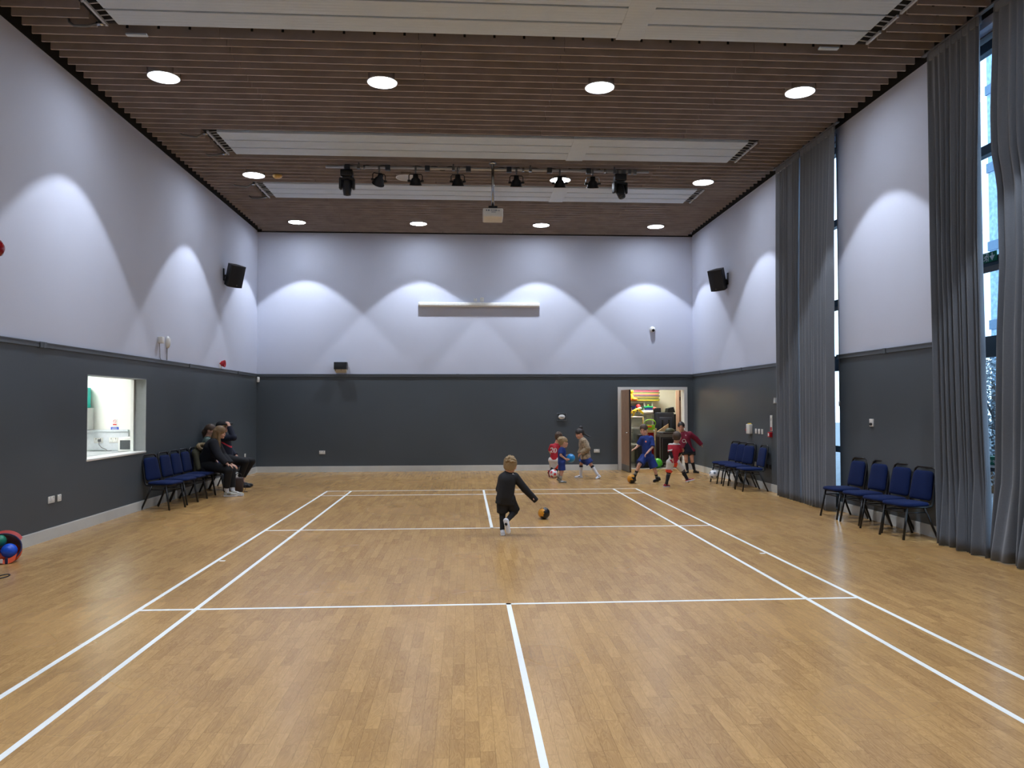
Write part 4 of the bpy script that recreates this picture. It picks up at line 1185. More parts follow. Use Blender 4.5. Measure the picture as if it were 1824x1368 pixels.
# ------------------------------------------------------------------ handbag and parka by the seated adults
t = thing('handbag', 'upright dark brown bag on the floor at the seated adults\' feet', 'bag', (-4.36, 15.22, 0), math.radians(8))
MB().rbox((0, 0, 0.14), (0.17, 0.13, 0.28), 0.025).build('body', mat('brown_leather', (70, 56, 52), 0.5, var=0.15, scale=12), t)
MB().tube([(-0.06, 0, 0.27), (-0.05, 0, 0.34), (0, 0, 0.365), (0.05, 0, 0.34), (0.06, 0, 0.27)], 0.007).build('handle', mat('dark_strap', (34, 28, 28), 0.5), t)
MB().tube([(0.085, 0, 0.22), (0.12, -0.03, 0.14), (0.13, -0.05, 0.05), (0.11, -0.06, 0.008), (0.18, -0.08, 0.008)], 0.006).build('shoulder_strap', mat('dark_strap', (34, 28, 28), 0.5), t)

# ------------------------------------------------------------------ store room contents
def P(u, v, Y=21.2): return at(u, v, Y)
SHW = mat('shelf_pale_grey', (196, 198, 192), 0.5, var=0.03)
t = thing('shelving_unit', 'pale grey metal shelving unit against the store room back wall', 'shelving unit', (4.75, 21.75, 0))
mb = MB()
for x in (-1.0, 0.27, 0.50):
    for yy in (-0.42, 0.38):
        if x == 0.27 and yy > 0: continue
        MB().box((x - 0.02, yy - 0.02, 0), (x + 0.02, yy + 0.02, 1.74)).build('upright', SHW, t)
for z in (0.55, 1.0, 1.40, 1.74):
    MB().rbox((-0.25, -0.02, z), (1.54, 0.82, 0.05), 0.006).build('shelf', SHW, t)
cols = [((206, 190, 40), 0.032), ((140, 140, 40), 0.034), ((86, 96, 40), 0.03), ((196, 160, 60), 0.03), ((52, 66, 96), 0.034), ((190, 90, 100), 0.03), ((188, 160, 70), 0.034), ((96, 100, 60), 0.03), ((196, 64, 90), 0.034), ((150, 40, 70), 0.03)]
z = 1.766
for k, (c, hh) in enumerate(cols):
    nm = ['lowest, yellow', 'olive', 'dark green', 'mustard', 'navy', 'dull pink', 'ochre', 'moss green', 'rose red', 'topmost, crimson'][k]
    tag(MB().rbox((4.98 + 0.015 * math.sin(k * 2.1), 21.62, z + hh / 2), (0.92, 0.72, hh - 0.002), 0.012).build('foam_mat', mat('foam_%d' % k, tuple(int(0.78 * q + 22) for q in c), 0.7, var=0.12, scale=14)),
        'folded %s play mat in the stack on the store room shelf' % nm, 'play mat', 'play mats stacked on the top shelf')
    z += hh
def blob_toy(name, label, c, cat, parts):
    t = thing(name, label, cat, c)
    for pn, m, prim in parts:
        mb = MB()
        for q in prim:
            if q[0] == 's': mb.sphere(q[1], q[2], 0, 16)
            elif q[0] == 't': mb.tube(q[1], q[2], 0, 8)
            elif q[0] == 'b': mb.rbox(q[1], q[2], 0.012)
        mb.build(pn, m, t)
    return t
YEL = mat('toy_yellow', (238, 200, 40), 0.4, var=0.05); GRN = mat('toy_lime', (140, 206, 44), 0.4); TRD = mat('toy_red', (204, 40, 48), 0.4)
TGR = mat('toy_green', (28, 150, 96), 0.4); TBL = mat('toy_blue', (44, 66, 150), 0.4); TWH = mat('toy_white', (230, 228, 222), 0.4); TOR = mat('toy_orange', (236, 120, 36), 0.4)
blob_toy('soft_toy', 'bright yellow soft toy lying on the top shelf left of the play mats', (4.60, 21.25, 1.766), 'toy',
         [('body', YEL, [('s', (-0.02, 0, 0.13), (0.11, 0.09, 0.13)), ('s', (0.02, -0.02, 0.27), (0.08, 0.07, 0.07))]), ('limb', YEL, [('t', [(-0.05, -0.05, 0.15), (-0.09, -0.1, 0.05)], 0.03), ('t', [(0.05, -0.05, 0.15), (0.08, -0.1, 0.03)], 0.03)]), ('ear', GRN, [('s', (-0.05, 0, 0.33), (0.03, 0.02, 0.04))])])
blob_toy('soft_toy', 'orange brown soft toy on the top shelf under the yellow one', (4.68, 21.2, 1.766), 'toy',
         [('body', TOR, [('s', (0.02, 0, 0.05), (0.11, 0.05, 0.05))]), ('head', TOR, [('s', (-0.1, -0.02, 0.06), (0.05, 0.05, 0.05))])])
blob_toy('toy_giraffe', 'yellow plastic toy animal on the clear box in the store room', (4.72, 21.0, 1.37), 'toy',
         [('body', YEL, [('t', [(-0.16, 0, 0.06), (-0.06, 0, 0.12), (0.06, 0, 0.17), (0.13, 0, 0.11), (0.2, 0, 0.04)], [0.03, 0.045, 0.05, 0.035, 0.02]), ('t', [(-0.06, 0, 0.1), (-0.08, 0, 0.0), (-0.14, 0, -0.08)], 0.022)]),
          ('eye', VOID, [('s', (0.02, -0.05, 0.14), 0.022), ('s', (-0.08, -0.045, 0.1), 0.02)]), ('ribbon', TWH, [('s', (0.1, -0.02, 0.2), (0.05, 0.03, 0.03))])])
blob_toy('toy_ball', 'small red toy ball in the toy heap on the store room shelf', (4.84, 21.3, 1.425), 'toy', [('shell', TRD, [('s', (0, 0, 0.19), 0.07)]), ('cup', mat('toy_grey', (150, 150, 150), 0.5), [('s', (0, 0, 0.06), (0.08, 0.08, 0.06))])])
blob_toy('toy_truck', 'blue and white toy truck in the toy heap on the store room shelf', (4.66, 21.35, 1.425), 'toy', [('cab', TBL, [('b', (0.05, 0, 0.15), (0.12, 0.1, 0.12))]), ('tray', TWH, [('b', (-0.06, -0.02, 0.08), (0.14, 0.1, 0.08))]), ('wheel', VOID, [('s', (0.06, -0.05, 0.04), 0.04), ('s', (-0.08, -0.05, 0.04), 0.04)])])
blob_toy('toy_tub', 'maroon toy tub left of the yellow toy animal', (4.56, 21.3, 1.425), 'toy', [('tub', mat('toy_maroon', (112, 44, 52), 0.5), [('b', (0, 0, 0.07), (0.16, 0.16, 0.14))]), ('lid', mat('toy_grey', (150, 150, 150), 0.5), [('b', (0, 0, 0.15), (0.17, 0.17, 0.02))])])
blob_toy('green_crate', 'dark green crate behind the shelf upright', (4.95, 21.45, 1.425), 'crate', [('body', mat('crate_green', (40, 70, 50), 0.6), [('b', (0, 0, 0.1), (0.2, 0.25, 0.2))])])
blob_toy('toy_tray', 'flat toy tray, green over blue, between the shelf uprights', (5.13, 21.35, 1.43), 'toy', [('top', TGR, [('b', (0, 0, 0.17), (0.26, 0.2, 0.05))]), ('base', TBL, [('b', (0, 0, 0.12), (0.22, 0.18, 0.06))]), ('knob', GRN, [('s', (0, -0.02, 0.21), 0.03)])])
blob_toy('folded_sheet', 'white folded sheet below the green toy tray', (5.10, 21.36, 1.43), 'sheet', [('cloth', TWH, [('b', (0, 0, 0.04), (0.32, 0.26, 0.07))])])
blob_toy('soft_toy', 'pinkish soft toy right of the shelf uprights', (5.38, 21.35, 1.43), 'toy', [('body', mat('toy_pink', (214, 120, 110), 0.6), [('s', (-0.1, 0, 0.13), (0.1, 0.06, 0.045))])])
CLR = mat('clear_plastic', (196, 204, 204), 0.15, alpha=0.35, var=0.02)
t = thing('clear_tub', 'tall clear plastic tub with pale rim in the store room', 'tub', (4.70, 20.9, 0.62))
MB().rbox((0, 0, 0.35), (0.28, 0.3, 0.7), 0.02).build('body', CLR, t)
MB().rbox((0, 0, 0.71), (0.31, 0.33, 0.025), 0.008).build('rim', TWH, t)
MB().rbox((0, 0.02, 0.2), (0.22, 0.22, 0.38), 0.02).build('contents', mat('grey_green_cloth', (112, 120, 108), 0.9, var=0.25, scale=20), t)
mb = MB().tube([(0.15, -0.16, 0.72), (0.12, -0.16, 0.0)], 0.012).build('strap', mat('strap_gold', (196, 160, 70), 0.5), t)
blob_toy('baby_walker', 'lime green baby walker with round handle and orange tray', (5.01, 20.7, 0.80), 'toy',
         [('handle', GRN, [('t', [(0.15 * math.cos(a) + 0.02, 0, 0.36 + 0.10 * math.sin(a)) for a in [PI * k / 14 for k in range(-2, 17)]], 0.014)]),
          ('panel', GRN, [('b', (0.02, 0.01, 0.25), (0.26, 0.08, 0.14))]), ('button', TOR, [('b', (0.0, -0.035, 0.27), (0.12, 0.02, 0.05))]),
          ('tray', TOR, [('b', (-0.12, 0.0, 0.02), (0.12, 0.1, 0.14)), ('s', (-0.14, -0.03, 0.13), 0.05)]), ('spot', TWH, [('s', (-0.12, -0.06, 0.17), 0.03), ('s', (-0.17, -0.05, 0.08), 0.025), ('s', (0.12, -0.03, 0.16), 0.028)]),
          ('leg', mat('toy_frame', (200, 190, 170), 0.5), [('t', [(-0.12, 0.03, 0.0), (-0.14, 0.03, -0.8)], 0.014), ('t', [(0.14, 0.03, 0.2), (0.16, 0.03, -0.8)], 0.014)])])
BEI = mat('beech_board', (206, 180, 138), 0.5, var=0.06, scale=8)
t = thing('toy_theatre', 'wooden toy theatre with a red curtain behind the boy in blue', 'toy', (4.99, 20.95, 0))
MB().box((-0.02, -0.15, 0), (0.02, 0.15, 0.86)).build('side_panel', BEI, t)
MB().box((0.19, -0.16, 0), (0.25, 0.16, 1.02)).build('side_panel', BEI, t)
MB().box((-0.02, -0.1, 0.9), (0.19, 0.1, 1.0)).build('top_panel', BEI, t)
mb = MB(); nq = 24
mb.add([(0.02 + 0.17 * i / nq, -0.05 + 0.012 * math.sin(i * 1.4), zz) for zz in (0.05, 0.9) for i in range(nq + 1)], [(i, i + 1, i + nq + 2, i + nq + 1) for i in range(nq)], 0, True)
mb.build('curtain', mat('toy_red_cloth', (176, 22, 34), 0.8), t)
MB().box((-0.12, 0.0, 0.0), (-0.02, 0.03, 0.78)).build('back_panel', mat('cream_board', (222, 208, 176), 0.6), t)
blob_toy('black_cabinet', 'black cabinet with pale top just behind the open door leaf', (4.72, 20.35, 0), 'cabinet', [('body', BLACK, [('b', (0, 0, 0.29), (0.3, 0.4, 0.58))]), ('top', TWH, [('b', (0, 0, 0.595), (0.32, 0.42, 0.025))])])
blob_toy('equipment_box', 'small black box standing on the pale topped cabinet', (4.70, 20.35, 0.61), 'box', [('body', BLACK, [('b', (-0.02, 0.02, 0.13), (0.15, 0.18, 0.26))]), ('tray', BLACK, [('b', (0.03, 0, 0.012), (0.22, 0.25, 0.024))])])
blob_toy('red_panel', 'tall red board standing beside the black cabinet', (4.93, 20.4, 0), 'board', [('board', TRD, [('b', (0, 0, 0.29), (0.07, 0.3, 0.58))])])
PAB = mat('pa_navy_black', (20, 26, 40), 0.6, var=0.15)
t = thing('speaker_cabinet', 'big dark navy speaker cabinet leaning in the store room', 'speaker', (5.56, 21.2, 0.02))
MB().rbox((-0.02, 0, 1.12), (0.46, 0.45, 0.62), 0.02).build('cabinet', PAB, t)
MB().rbox((-0.03, -0.23, 1.08), (0.36, 0.02, 0.44), 0.01).build('grille', mat('pa_grille', (34, 42, 60), 0.7, var=0.2, scale=60), t)
mb = MB()
for q in (-1, 1): mb.rbox((q * 0.09 - 0.03, -0.245, 1.12), (0.05, 0.014, 0.22), 0.006)
mb.build('recess', VOID, t)
MB().rbox((-0.02, 0.02, 0.44), (0.5, 0.5, 0.78), 0.02).build('plinth', PAB, t)
blob_toy('speaker_box', 'black speaker box standing behind the shelf upright, left of the big one', (5.39, 21.42, 1.435), 'speaker', [('cabinet', BLACK, [('b', (0, 0, 0.06), (0.2, 0.25, 0.16))])])
t = thing('monitor_wedge', 'black wedge monitor on top of the big navy speaker', 'speaker', (5.72, 21.2, 1.45))
MB().prism([(-0.11, 0), (0.1, 0), (0.06, 0.15), (-0.09, 0.11)], -0.16, 0.16).build('cabinet', BLACK, t)
blob_toy('speaker_box', 'black speaker box at the right of the big navy one', (5.93, 21.3, 0), 'speaker', [('cabinet', BLACK, [('b', (-0.04, 0, 0.7), (0.2, 0.4, 1.4))])])
t = thing('flight_case', 'black rack flight case with silver edges on castors', 'flight case', (5.42, 20.5, 0))
MB().rbox((0, 0, 0.47), (0.45, 0.4, 0.68), 0.008).build('case', BLACK, t)
mb = MB()
for x in (-0.22, 0.22):
    for yy in (-0.195, 0.195): mb.cbox((x, yy, 0.47), (0.028, 0.028, 0.7))
for z in (0.13, 0.81):
    for yy in (-0.195, 0.195): mb.cbox((0, yy, z), (0.46, 0.026, 0.026))
    for x in (-0.22, 0.22): mb.cbox((x, 0, z), (0.026, 0.4, 0.026))
mb.tube([(-0.16, -0.208, 0.17), (-0.16, -0.208, 0.77), (0.16, -0.208, 0.77), (0.16, -0.208, 0.17)], 0.007, 0, 6, None, True)
mb.build('edging', GREYM, t)
for sx in (-1, 1):
    for sy in (-1, 1):
        mb = MB().cyl((sx * 0.17 - 0.02, sy * 0.13, 0.055), (sx * 0.17 + 0.02, sy * 0.13, 0.055), 0.055)
        mb.cbox((sx * 0.17, sy * 0.13, 0.11), (0.06, 0.06, 0.03))
        mb.build('castor', BLACKM, t)
mb = MB()
for z in (0.3, 0.45, 0.62): mb.rbox((0.05, -0.206, z), (0.1, 0.012, 0.035), 0.004)
mb.build('latch', GREYM, t)
MB().rbox((0.0, 0, 0.84), (0.47, 0.42, 0.03), 0.006).build('lid', GREYM, t)
blob_toy('equipment_tray', 'dark equipment unit with pale edge lying on the flight case', (5.42, 20.5, 0.857), 'audio unit', [('case', GREYM, [('b', (0, 0, 0.04), (0.45, 0.38, 0.08))]), ('slot', VOID, [('b', (0.02, -0.188, 0.045), (0.3, 0.012, 0.025))])])
t = thing('wedge_board', 'beige triangular board leaning on the flight case', 'board', (5.44, 20.58, 0.94))
MB().prism([(-0.25, 0), (0.06, 0), (0.06, 0.21)], -0.02, 0.02).build('board', BEI, t)
t = thing('dome_case', 'dark green domed case lying on the flight case', 'case', (5.50, 20.43, 0.94))
MB().lathe([(0, 0), (0.13, 0), (0.13, 0.02), (0.11, 0.065), (0.06, 0.095), (0, 0.1)], 24).build('shell', mat('dark_green_case', (38, 52, 44), 0.5), t)
# ------------------------------------------------------------------ people: smooth implicit bodies turned into one continuous mesh
def V3(p): return np.array([p[0], p[1], p[2]], dtype=np.float64)

class Field:
    """signed distance field built from blended tapered capsules and ellipsoids, meshed by surface nets"""
    def __init__(s, lo, hi, h):
        s.h = h; s.o = np.array(lo) - 3 * h
        n = np.ceil((np.array(hi) + 3 * h - s.o) / h).astype(int) + 1
        s.n = n
        s.d = np.full(n, 0.2, dtype=np.float32)

    def _win(s, lo, hi):
        a = np.maximum(np.floor((np.array(lo) - s.o) / s.h).astype(int), 0)
        b = np.minimum(np.ceil((np.array(hi) - s.o) / s.h).astype(int) + 1, s.n)
        if (b <= a).any(): return None
        ax = [s.o[i] + s.h * np.arange(a[i], b[i]) for i in range(3)]
        X, Y, Z = np.meshgrid(*ax, indexing='ij')
        return (slice(a[0], b[0]), slice(a[1], b[1]), slice(a[2], b[2])), X, Y, Z

    def _merge(s, sl, d, k):
        e = s.d[sl]
        if k > 0:
            hh = np.clip(0.5 + 0.5 * (e - d) / k, 0, 1)
            s.d[sl] = e * (1 - hh) + d * hh - k * hh * (1 - hh)
        else:
            s.d[sl] = np.minimum(e, d)

    def cap(s, a, b, ra, rb=None, k=0.02, cut=None, squash=None):
        """tapered capsule; cut='b'/'a'/'ab' slices its ends flat; squash=(axis, factor) flattens it"""
        a, b = V3(a), V3(b); rb = ra if rb is None else rb
        R = max(ra, rb) * (max(1, squash[1]) if squash else 1) + k + 2 * s.h
        w = s._win(np.minimum(a, b) - R, np.maximum(a, b) + R)
        if w is None: return s
        sl, X, Y, Z = w
        ab = b - a; L2 = ab @ ab + 1e-12
        PX, PY, PZ = X - a[0], Y - a[1], Z - a[2]
        t = np.clip((PX * ab[0] + PY * ab[1] + PZ * ab[2]) / L2, 0, 1)
        QX, QY, QZ = PX - t * ab[0], PY - t * ab[1], PZ - t * ab[2]
        if squash:
            ax = V3(squash[0]); ax = ax / np.linalg.norm(ax)
            q = QX * ax[0] + QY * ax[1] + QZ * ax[2]; g = 1 / squash[1] - 1
            QX, QY, QZ = QX + q * g * ax[0], QY + q * g * ax[1], QZ + q * g * ax[2]
        d = np.sqrt(QX ** 2 + QY ** 2 + QZ ** 2) - (ra + (rb - ra) * t)
        if cut:
            u = ab / math.sqrt(L2)
            if 'b' in cut: d = np.maximum(d, PX * u[0] + PY * u[1] + PZ * u[2] - math.sqrt(L2))
            if 'a' in cut: d = np.maximum(d, -(PX * u[0] + PY * u[1] + PZ * u[2]))
        s._merge(sl, d.astype(np.float32), k)
        return s

    def ell(s, c, r, R=None, k=0.02, sub=False):
        """ellipsoid with radii r along the columns of R"""
        c = V3(c); r = np.array(r); m = r.max() + k + 2 * s.h
        w = s._win(c - m, c + m)
        if w is None: return s
        sl, X, Y, Z = w
        P = np.stack([X - c[0], Y - c[1], Z - c[2]], -1)
        if R is not None: P = P @ np.array(R)
        k0 = np.sqrt(((P / r) ** 2).sum(-1)); k1 = np.sqrt(((P / r ** 2) ** 2).sum(-1)) + 1e-9
        d = (k0 * (k0 - 1) / k1).astype(np.float32)
        if sub: s.d[sl] = np.maximum(s.d[sl], -d)
        else: s._merge(sl, d, k)
        return s

    def plane(s, p, n):
        """keep only the side of the plane away from n"""
        p, n = V3(p), V3(n); n = n / np.linalg.norm(n)
        ax = [s.o[i] + s.h * np.arange(s.n[i]) for i in range(3)]
        d = (ax[0][:, None, None] - p[0]) * n[0] + (ax[1][None, :, None] - p[1]) * n[1] + (ax[2][None, None, :] - p[2]) * n[2]
        s.d = np.maximum(s.d, d.astype(np.float32))
        return s

    def mesh(s, name, mats, parent, fn=None):
        d = s.d; ins = d < 0
        c8 = np.zeros(np.array(d.shape) - 1, dtype=np.int8)
        off = [(i, j, k) for i in (0, 1) for j in (0, 1) for k in (0, 1)]
        sh = c8.shape
        for i, j, k in off: c8 += ins[i:i + sh[0], j:j + sh[1], k:k + sh[2]]
        act = (c8 > 0) & (c8 < 8)
        idx = np.argwhere(act)
        vid = np.full(sh, -1, dtype=np.int32); vid[act] = np.arange(len(idx))
        vals = np.stack([d[idx[:, 0] + i, idx[:, 1] + j, idx[:, 2] + k] for i, j, k in off], 1)
        acc = np.zeros((len(idx), 3)); cnt = np.zeros(len(idx))
        for e0 in range(8):
            for e1 in range(e0 + 1, 8):
                p0, p1 = np.array(off[e0]), np.array(off[e1])
                if abs(p0 - p1).sum() != 1: continue
                v0, v1 = vals[:, e0], vals[:, e1]
                m = (v0 < 0) != (v1 < 0)
                t = v0[m] / (v0[m] - v1[m])
                acc[m] += p0 + t[:, None] * (p1 - p0); cnt[m] += 1
        W = s.o + (idx + acc / cnt[:, None]) * s.h
        Q = []
        for a in range(3):
            b, c = (a + 1) % 3, (a + 2) % 3
            lo = [slice(None)] * 3; hi = [slice(None)] * 3
            lo[a] = slice(0, -1); hi[a] = slice(1, None)
            df = ins[tuple(lo)] != ins[tuple(hi)]
            e = np.argwhere(df)
            ok = (e[:, b] > 0) & (e[:, c] > 0) & (e[:, b] < sh[b]) & (e[:, c] < sh[c])
            e = e[ok]
            st = ins[tuple(e.T)]
            def cell(db, dc):
                q = e.copy(); q[:, b] -= db; q[:, c] -= dc
                return vid[tuple(q.T)]
            q = np.stack([cell(1, 1), cell(0, 1), cell(0, 0), cell(1, 0)], 1)
            q[~st] = q[~st][:, ::-1]
            Q.append(q)
        Q = np.concatenate(Q)
        ok = (Q >= 0).all(1); Q = Q[ok]
        loc = np.array(parent_world(parent))
        me = bpy.data.meshes.new(name)
        me.vertices.add(len(W)); me.vertices.foreach_set('co', (W - loc).astype(np.float32).ravel())
        me.loops.add(len(Q) * 4); me.loops.foreach_set('vertex_index', Q.astype(np.int32).ravel())
        me.polygons.add(len(Q)); me.polygons.foreach_set('loop_start', np.arange(0, len(Q) * 4, 4, dtype=np.int32))
        me.update(calc_edges=True)
        for x in (mats if isinstance(mats, (list, tuple)) else [mats]): me.materials.append(x)
        me.polygons.foreach_set('use_smooth', np.ones(len(Q), dtype=bool))
        if fn is not None:
            C = W[Q].mean(1)
            me.polygons.foreach_set('material_index', fn(C).astype(np.int32))
        me.validate()
        o = bpy.data.objects.new(name, me); COL.objects.link(o); o.parent = parent
        return o


def parent_world(o):
    p = Vector()
    while o is not None:
        p = p + Vector(o.location); o = o.parent
    return p


def unit(v):
    v = V3(v); return v / (np.linalg.norm(v) + 1e-9)


def frame(fd, up):
    """columns: right side, forward, up"""
    f = unit(fd); r = unit(np.cross(f, V3(up))); u = np.cross(r, f)
    return np.stack([r, f, u], 1)


SKIN = mat('skin', (216, 168, 146), 0.55, var=0.05, scale=30)
SKIN2 = mat('skin_warm', (204, 152, 126), 0.55, var=0.05, scale=30)
EYEM = mat('eye_dark', (40, 34, 32), 0.3)
LIP = mat('lip', (176, 98, 92), 0.5)


def hand(F, wr, d, n, s, curl, spread=0.9):
    """palm, four fingers of different lengths bent towards n, thumb from the side of the palm; returns nothing"""
    wr, d, n = V3(wr), unit(d), V3(n)
    n = unit(n - d * (n @ d)); side = np.cross(d, n)
    r = 0.0088 * s
    L = [0.068, 0.076, 0.071, 0.056]
    for i in range(4):
        o = side * (i - 1.5) * 0.0205 * s * spread
        k0 = wr + o * 0.55 + d * 0.012 * s
        k1 = wr + o + d * (0.088 - 0.006 * abs(i - 1.3)) * s
        F.cap(k0, k1, 0.0135 * s, 0.0105 * s, 0.008 * s)
        p = k1; a = curl * 0.55
        for q, fr in enumerate((0.44, 0.31, 0.25)):
            dr = d * math.cos(a) + n * math.sin(a)
            p2 = p + dr * L[i] * fr * s
            F.cap(p, p2, r * (1 - 0.1 * q), r * (0.92 - 0.1 * q), 0.003 * s)
            p = p2; a += curl * 0.6
    t0 = wr + d * 0.028 * s - side * 0.022 * s
    t1 = t0 + (d * 0.6 - side * 0.75 + n * 0.25) * 0.042 * s
    t2 = t1 + (d * 0.85 - side * 0.35 + n * 0.4) * 0.034 * s
    F.cap(t0, t1, 0.0125 * s, 0.0105 * s, 0.008 * s).cap(t1, t2, 0.010 * s, 0.008 * s, 0.003 * s)


def person(label, J, sc, face, skin=SKIN, hair=None, res=0.0046, handdirs=None, curl=0.55, hair_fn=None, headup=(0, 0, 1), top=None, sleeves=None,
           bottom=None, socks=None, shoes=None, torso_w=1.0, adult=False, base=None, shoe_dors=None, neckless=False):
    """J: joints in world space. sc: limb scale (1 = adult). Returns the root Empty."""
    J = {k: V3(v) for k, v in J.items()}
    if base is None: base = ((J['ankL'][0] + J['ankR'][0]) / 2, (J['ankL'][1] + J['ankR'][1]) / 2, 0)
    t = thing('person', label, 'person', base)
    hs = (0.99 if not adult else 1.0)      # head scale, adults 1
    hr = np.array([0.076, 0.098, 0.105]) * hs
    Rh = frame(face, headup)
    hc = J['head']
    for s in 'LR':
        dd = J['toe' + s] - J['heel' + s]; ln0 = np.linalg.norm(dd)
        J['toe' + s] = J['heel' + s] + dd / ln0 * max(ln0, 0.265 * sc)
    pts = np.array(list(J.values()))
    lo, hi = pts.min(0) - 0.2, pts.max(0) + 0.2
    # ---- body
    F = Field(lo, hi, res)
    L = lambda p: hc + Rh @ (np.array(p) * hs)
    kt = 0.05 * sc
    hipc = (J['hipL'] + J['hipR']) / 2; shc = (J['shL'] + J['shR']) / 2
    F.cap(J['hipL'], J['hipR'], 0.105 * sc, None, kt)
    F.cap(J['pelvis'], J['chest'], 0.118 * sc * torso_w, 0.125 * sc * torso_w, kt)
    F.cap(J['chest'], J['neck'] - (J['neck'] - J['chest']) * 0.25, 0.115 * sc, 0.075 * sc, kt)
    F.cap(J['shL'] * 0.88 + shc * 0.12, J['shR'] * 0.88 + shc * 0.12, 0.062 * sc, None, kt)
    F.cap(J['neck'], hc + Rh @ (np.array([0, -0.015, -0.04]) * hs), 0.052 * sc if adult else 0.044 * hs, 0.050 * hs, 0.03 * sc)
    for s in 'LR':
        F.cap(J['sh' + s], J['el' + s], 0.052 * sc, 0.041 * sc, 0.03 * sc)
        F.cap(J['el' + s], J['wr' + s], 0.042 * sc, 0.029 * sc, 0.015 * sc)
        F.cap(J['hip' + s], J['kn' + s], 0.088 * sc, 0.058 * sc, 0.035 * sc)
        F.cap(J['kn' + s], J['ank' + s], 0.056 * sc, 0.036 * sc, 0.02 * sc)
        calf = J['kn' + s] * 0.68 + J['ank' + s] * 0.32
        bdir = unit(np.cross(np.cross(J['ank' + s] - J['kn' + s], J['toe' + s] - J['heel' + s]), J['ank' + s] - J['kn' + s]))
        F.ell(calf - bdir * 0.012 * sc, (0.05 * sc, 0.05 * sc, 0.08 * sc), None, 0.03 * sc)
        up = unit(J['ank' + s] - J['heel' + s])
        F.cap(J['ank' + s], J['heel' + s] * 0.75 + J['toe' + s] * 0.25 + up * 0.02 * sc, 0.036 * sc, 0.03 * sc, 0.02 * sc)
        F.cap(J['heel' + s] + up * 0.03 * sc, J['heel' + s] * 0.25 + J['toe' + s] * 0.75 + up * 0.026 * sc, 0.032 * sc, 0.028 * sc, 0.02 * sc)
        hd = handdirs[s] if handdirs and s in handdirs else (J['wr' + s] - J['el' + s], (0, 0, -1), curl)
        hand(F, J['wr' + s], hd[0], hd[1], sc * (1.0 if adult else 1.06), hd[2])
    # head
    F.ell(L((0, -0.008, 0.022)), hr * np.array([1.0, 0.98, 0.86]), Rh, 0.0)
    F.ell(L((0, 0.02, -0.045)), np.array([0.058, 0.068, 0.066]) * hs, Rh, 0.03 * hs)
    F.ell(L((0, 0.066, -0.088)), np.array([0.022, 0.02, 0.018]) * hs, Rh, 0.02 * hs)
    F.cap(L((0, 0.086, 0.008)), L((0, 0.098, -0.028)), 0.007 * hs, 0.0105 * hs, 0.012 * hs)
    for sx in (-1, 1):
        F.ell(L((sx * 0.036, 0.062, -0.035)), np.array([0.022, 0.02, 0.02]) * hs, Rh, 0.02 * hs)
        F.ell(L((sx * 0.076, -0.005, -0.008)), np.array([0.011, 0.021, 0.032]) * hs, Rh, 0.006 * hs)
        F.ell(L((sx * 0.033, 0.104, 0.008)), np.array([0.017, 0.016, 0.011]) * hs, Rh, 0, sub=True)
    F.cap(L((-0.02, 0.092, -0.056)), L((0.02, 0.092, -0.056)), 0.006 * hs, None, 0.008 * hs)
    F.mesh('body', skin, t)
    mb = MB()
    for sx in (-1, 1):
        eo = MB().sphere((0, 0, 0), 0.0105 * hs, 0, 12).build('eye', EYEM, t)
        eo.location = Vector(L((sx * 0.033, 0.0835, 0.008))) - Vector(base)
    mo = MB().sphere((0, 0, 0), (0.021 * hs, 0.006 * hs, 0.005 * hs), 0, 12, Matrix([list(x) for x in Rh]).to_4x4()).build('mouth', LIP, t)
    mo.location = Vector(L((0, 0.0965, -0.056))) - Vector(base)
    # ---- hair
    if hair:
        F = Field(hc - 0.34, hc + 0.34, 0.005)
        th = hair.get('thick', 0.011)
        F.ell(L((0, -0.012, 0.026)), hr * np.array([1.0, 0.98, 0.86]) + th * hs, Rh, 0)
        if hair.get('back', True): F.ell(L((0, -0.045, -0.035)), np.array([0.068, 0.055, 0.055]) * hs, Rh, 0.02)
        # clear the face and the area around the ears and neck
        hl = hair.get('line', 0.045)
        F.ell(L((0, 0.135, hl - 0.115)), np.array([0.085, 0.11, 0.125]) * hs, Rh, 0, sub=True)
        for sx in (-1, 1):
            if hair.get('ears', True): F.ell(L((sx * 0.085, 0.012, -0.035)), np.array([0.03, 0.05, 0.05]) * hs, Rh, 0, sub=True)
        if hair.get('short', True): F.plane(L((0, 0, -0.022)), Rh @ np.array([0, 0.5, -1.0]))
        if hair.get('tousle'):
            rr = random.Random(len(label))
            for q in range(150):
                a = rr.uniform(0, 6.28); b2 = rr.uniform(0.2, 1.35)
                dv = np.array([math.cos(a) * math.cos(b2), math.sin(a) * math.cos(b2) - 0.25, math.sin(b2)])
                if dv[1] > 0.55 and dv[2] < 0.5: continue
                p0 = np.array([0, -0.012, 0.026]) + dv * (hr / hs) * np.array([0.98, 0.98, 0.86])
                F.cap(L(p0), L(p0 + dv * 0.005 + np.array([rr.gauss(0, 1), rr.gauss(0, 1), rr.gauss(0, 1)]) * 0.007), 0.010 * hs, 0.006 * hs, 0.01)
        for a, b2, r0, r1 in hair.get('locks', ()):
            F.cap(L(a), L(b2), r0 * hs, r1 * hs, 0.02)
        for a, b2, r0, r1 in hair.get('world', ()):
            F.cap(a, b2, r0, r1, 0.012)
        F.mesh('hair', hair['mat'], t)
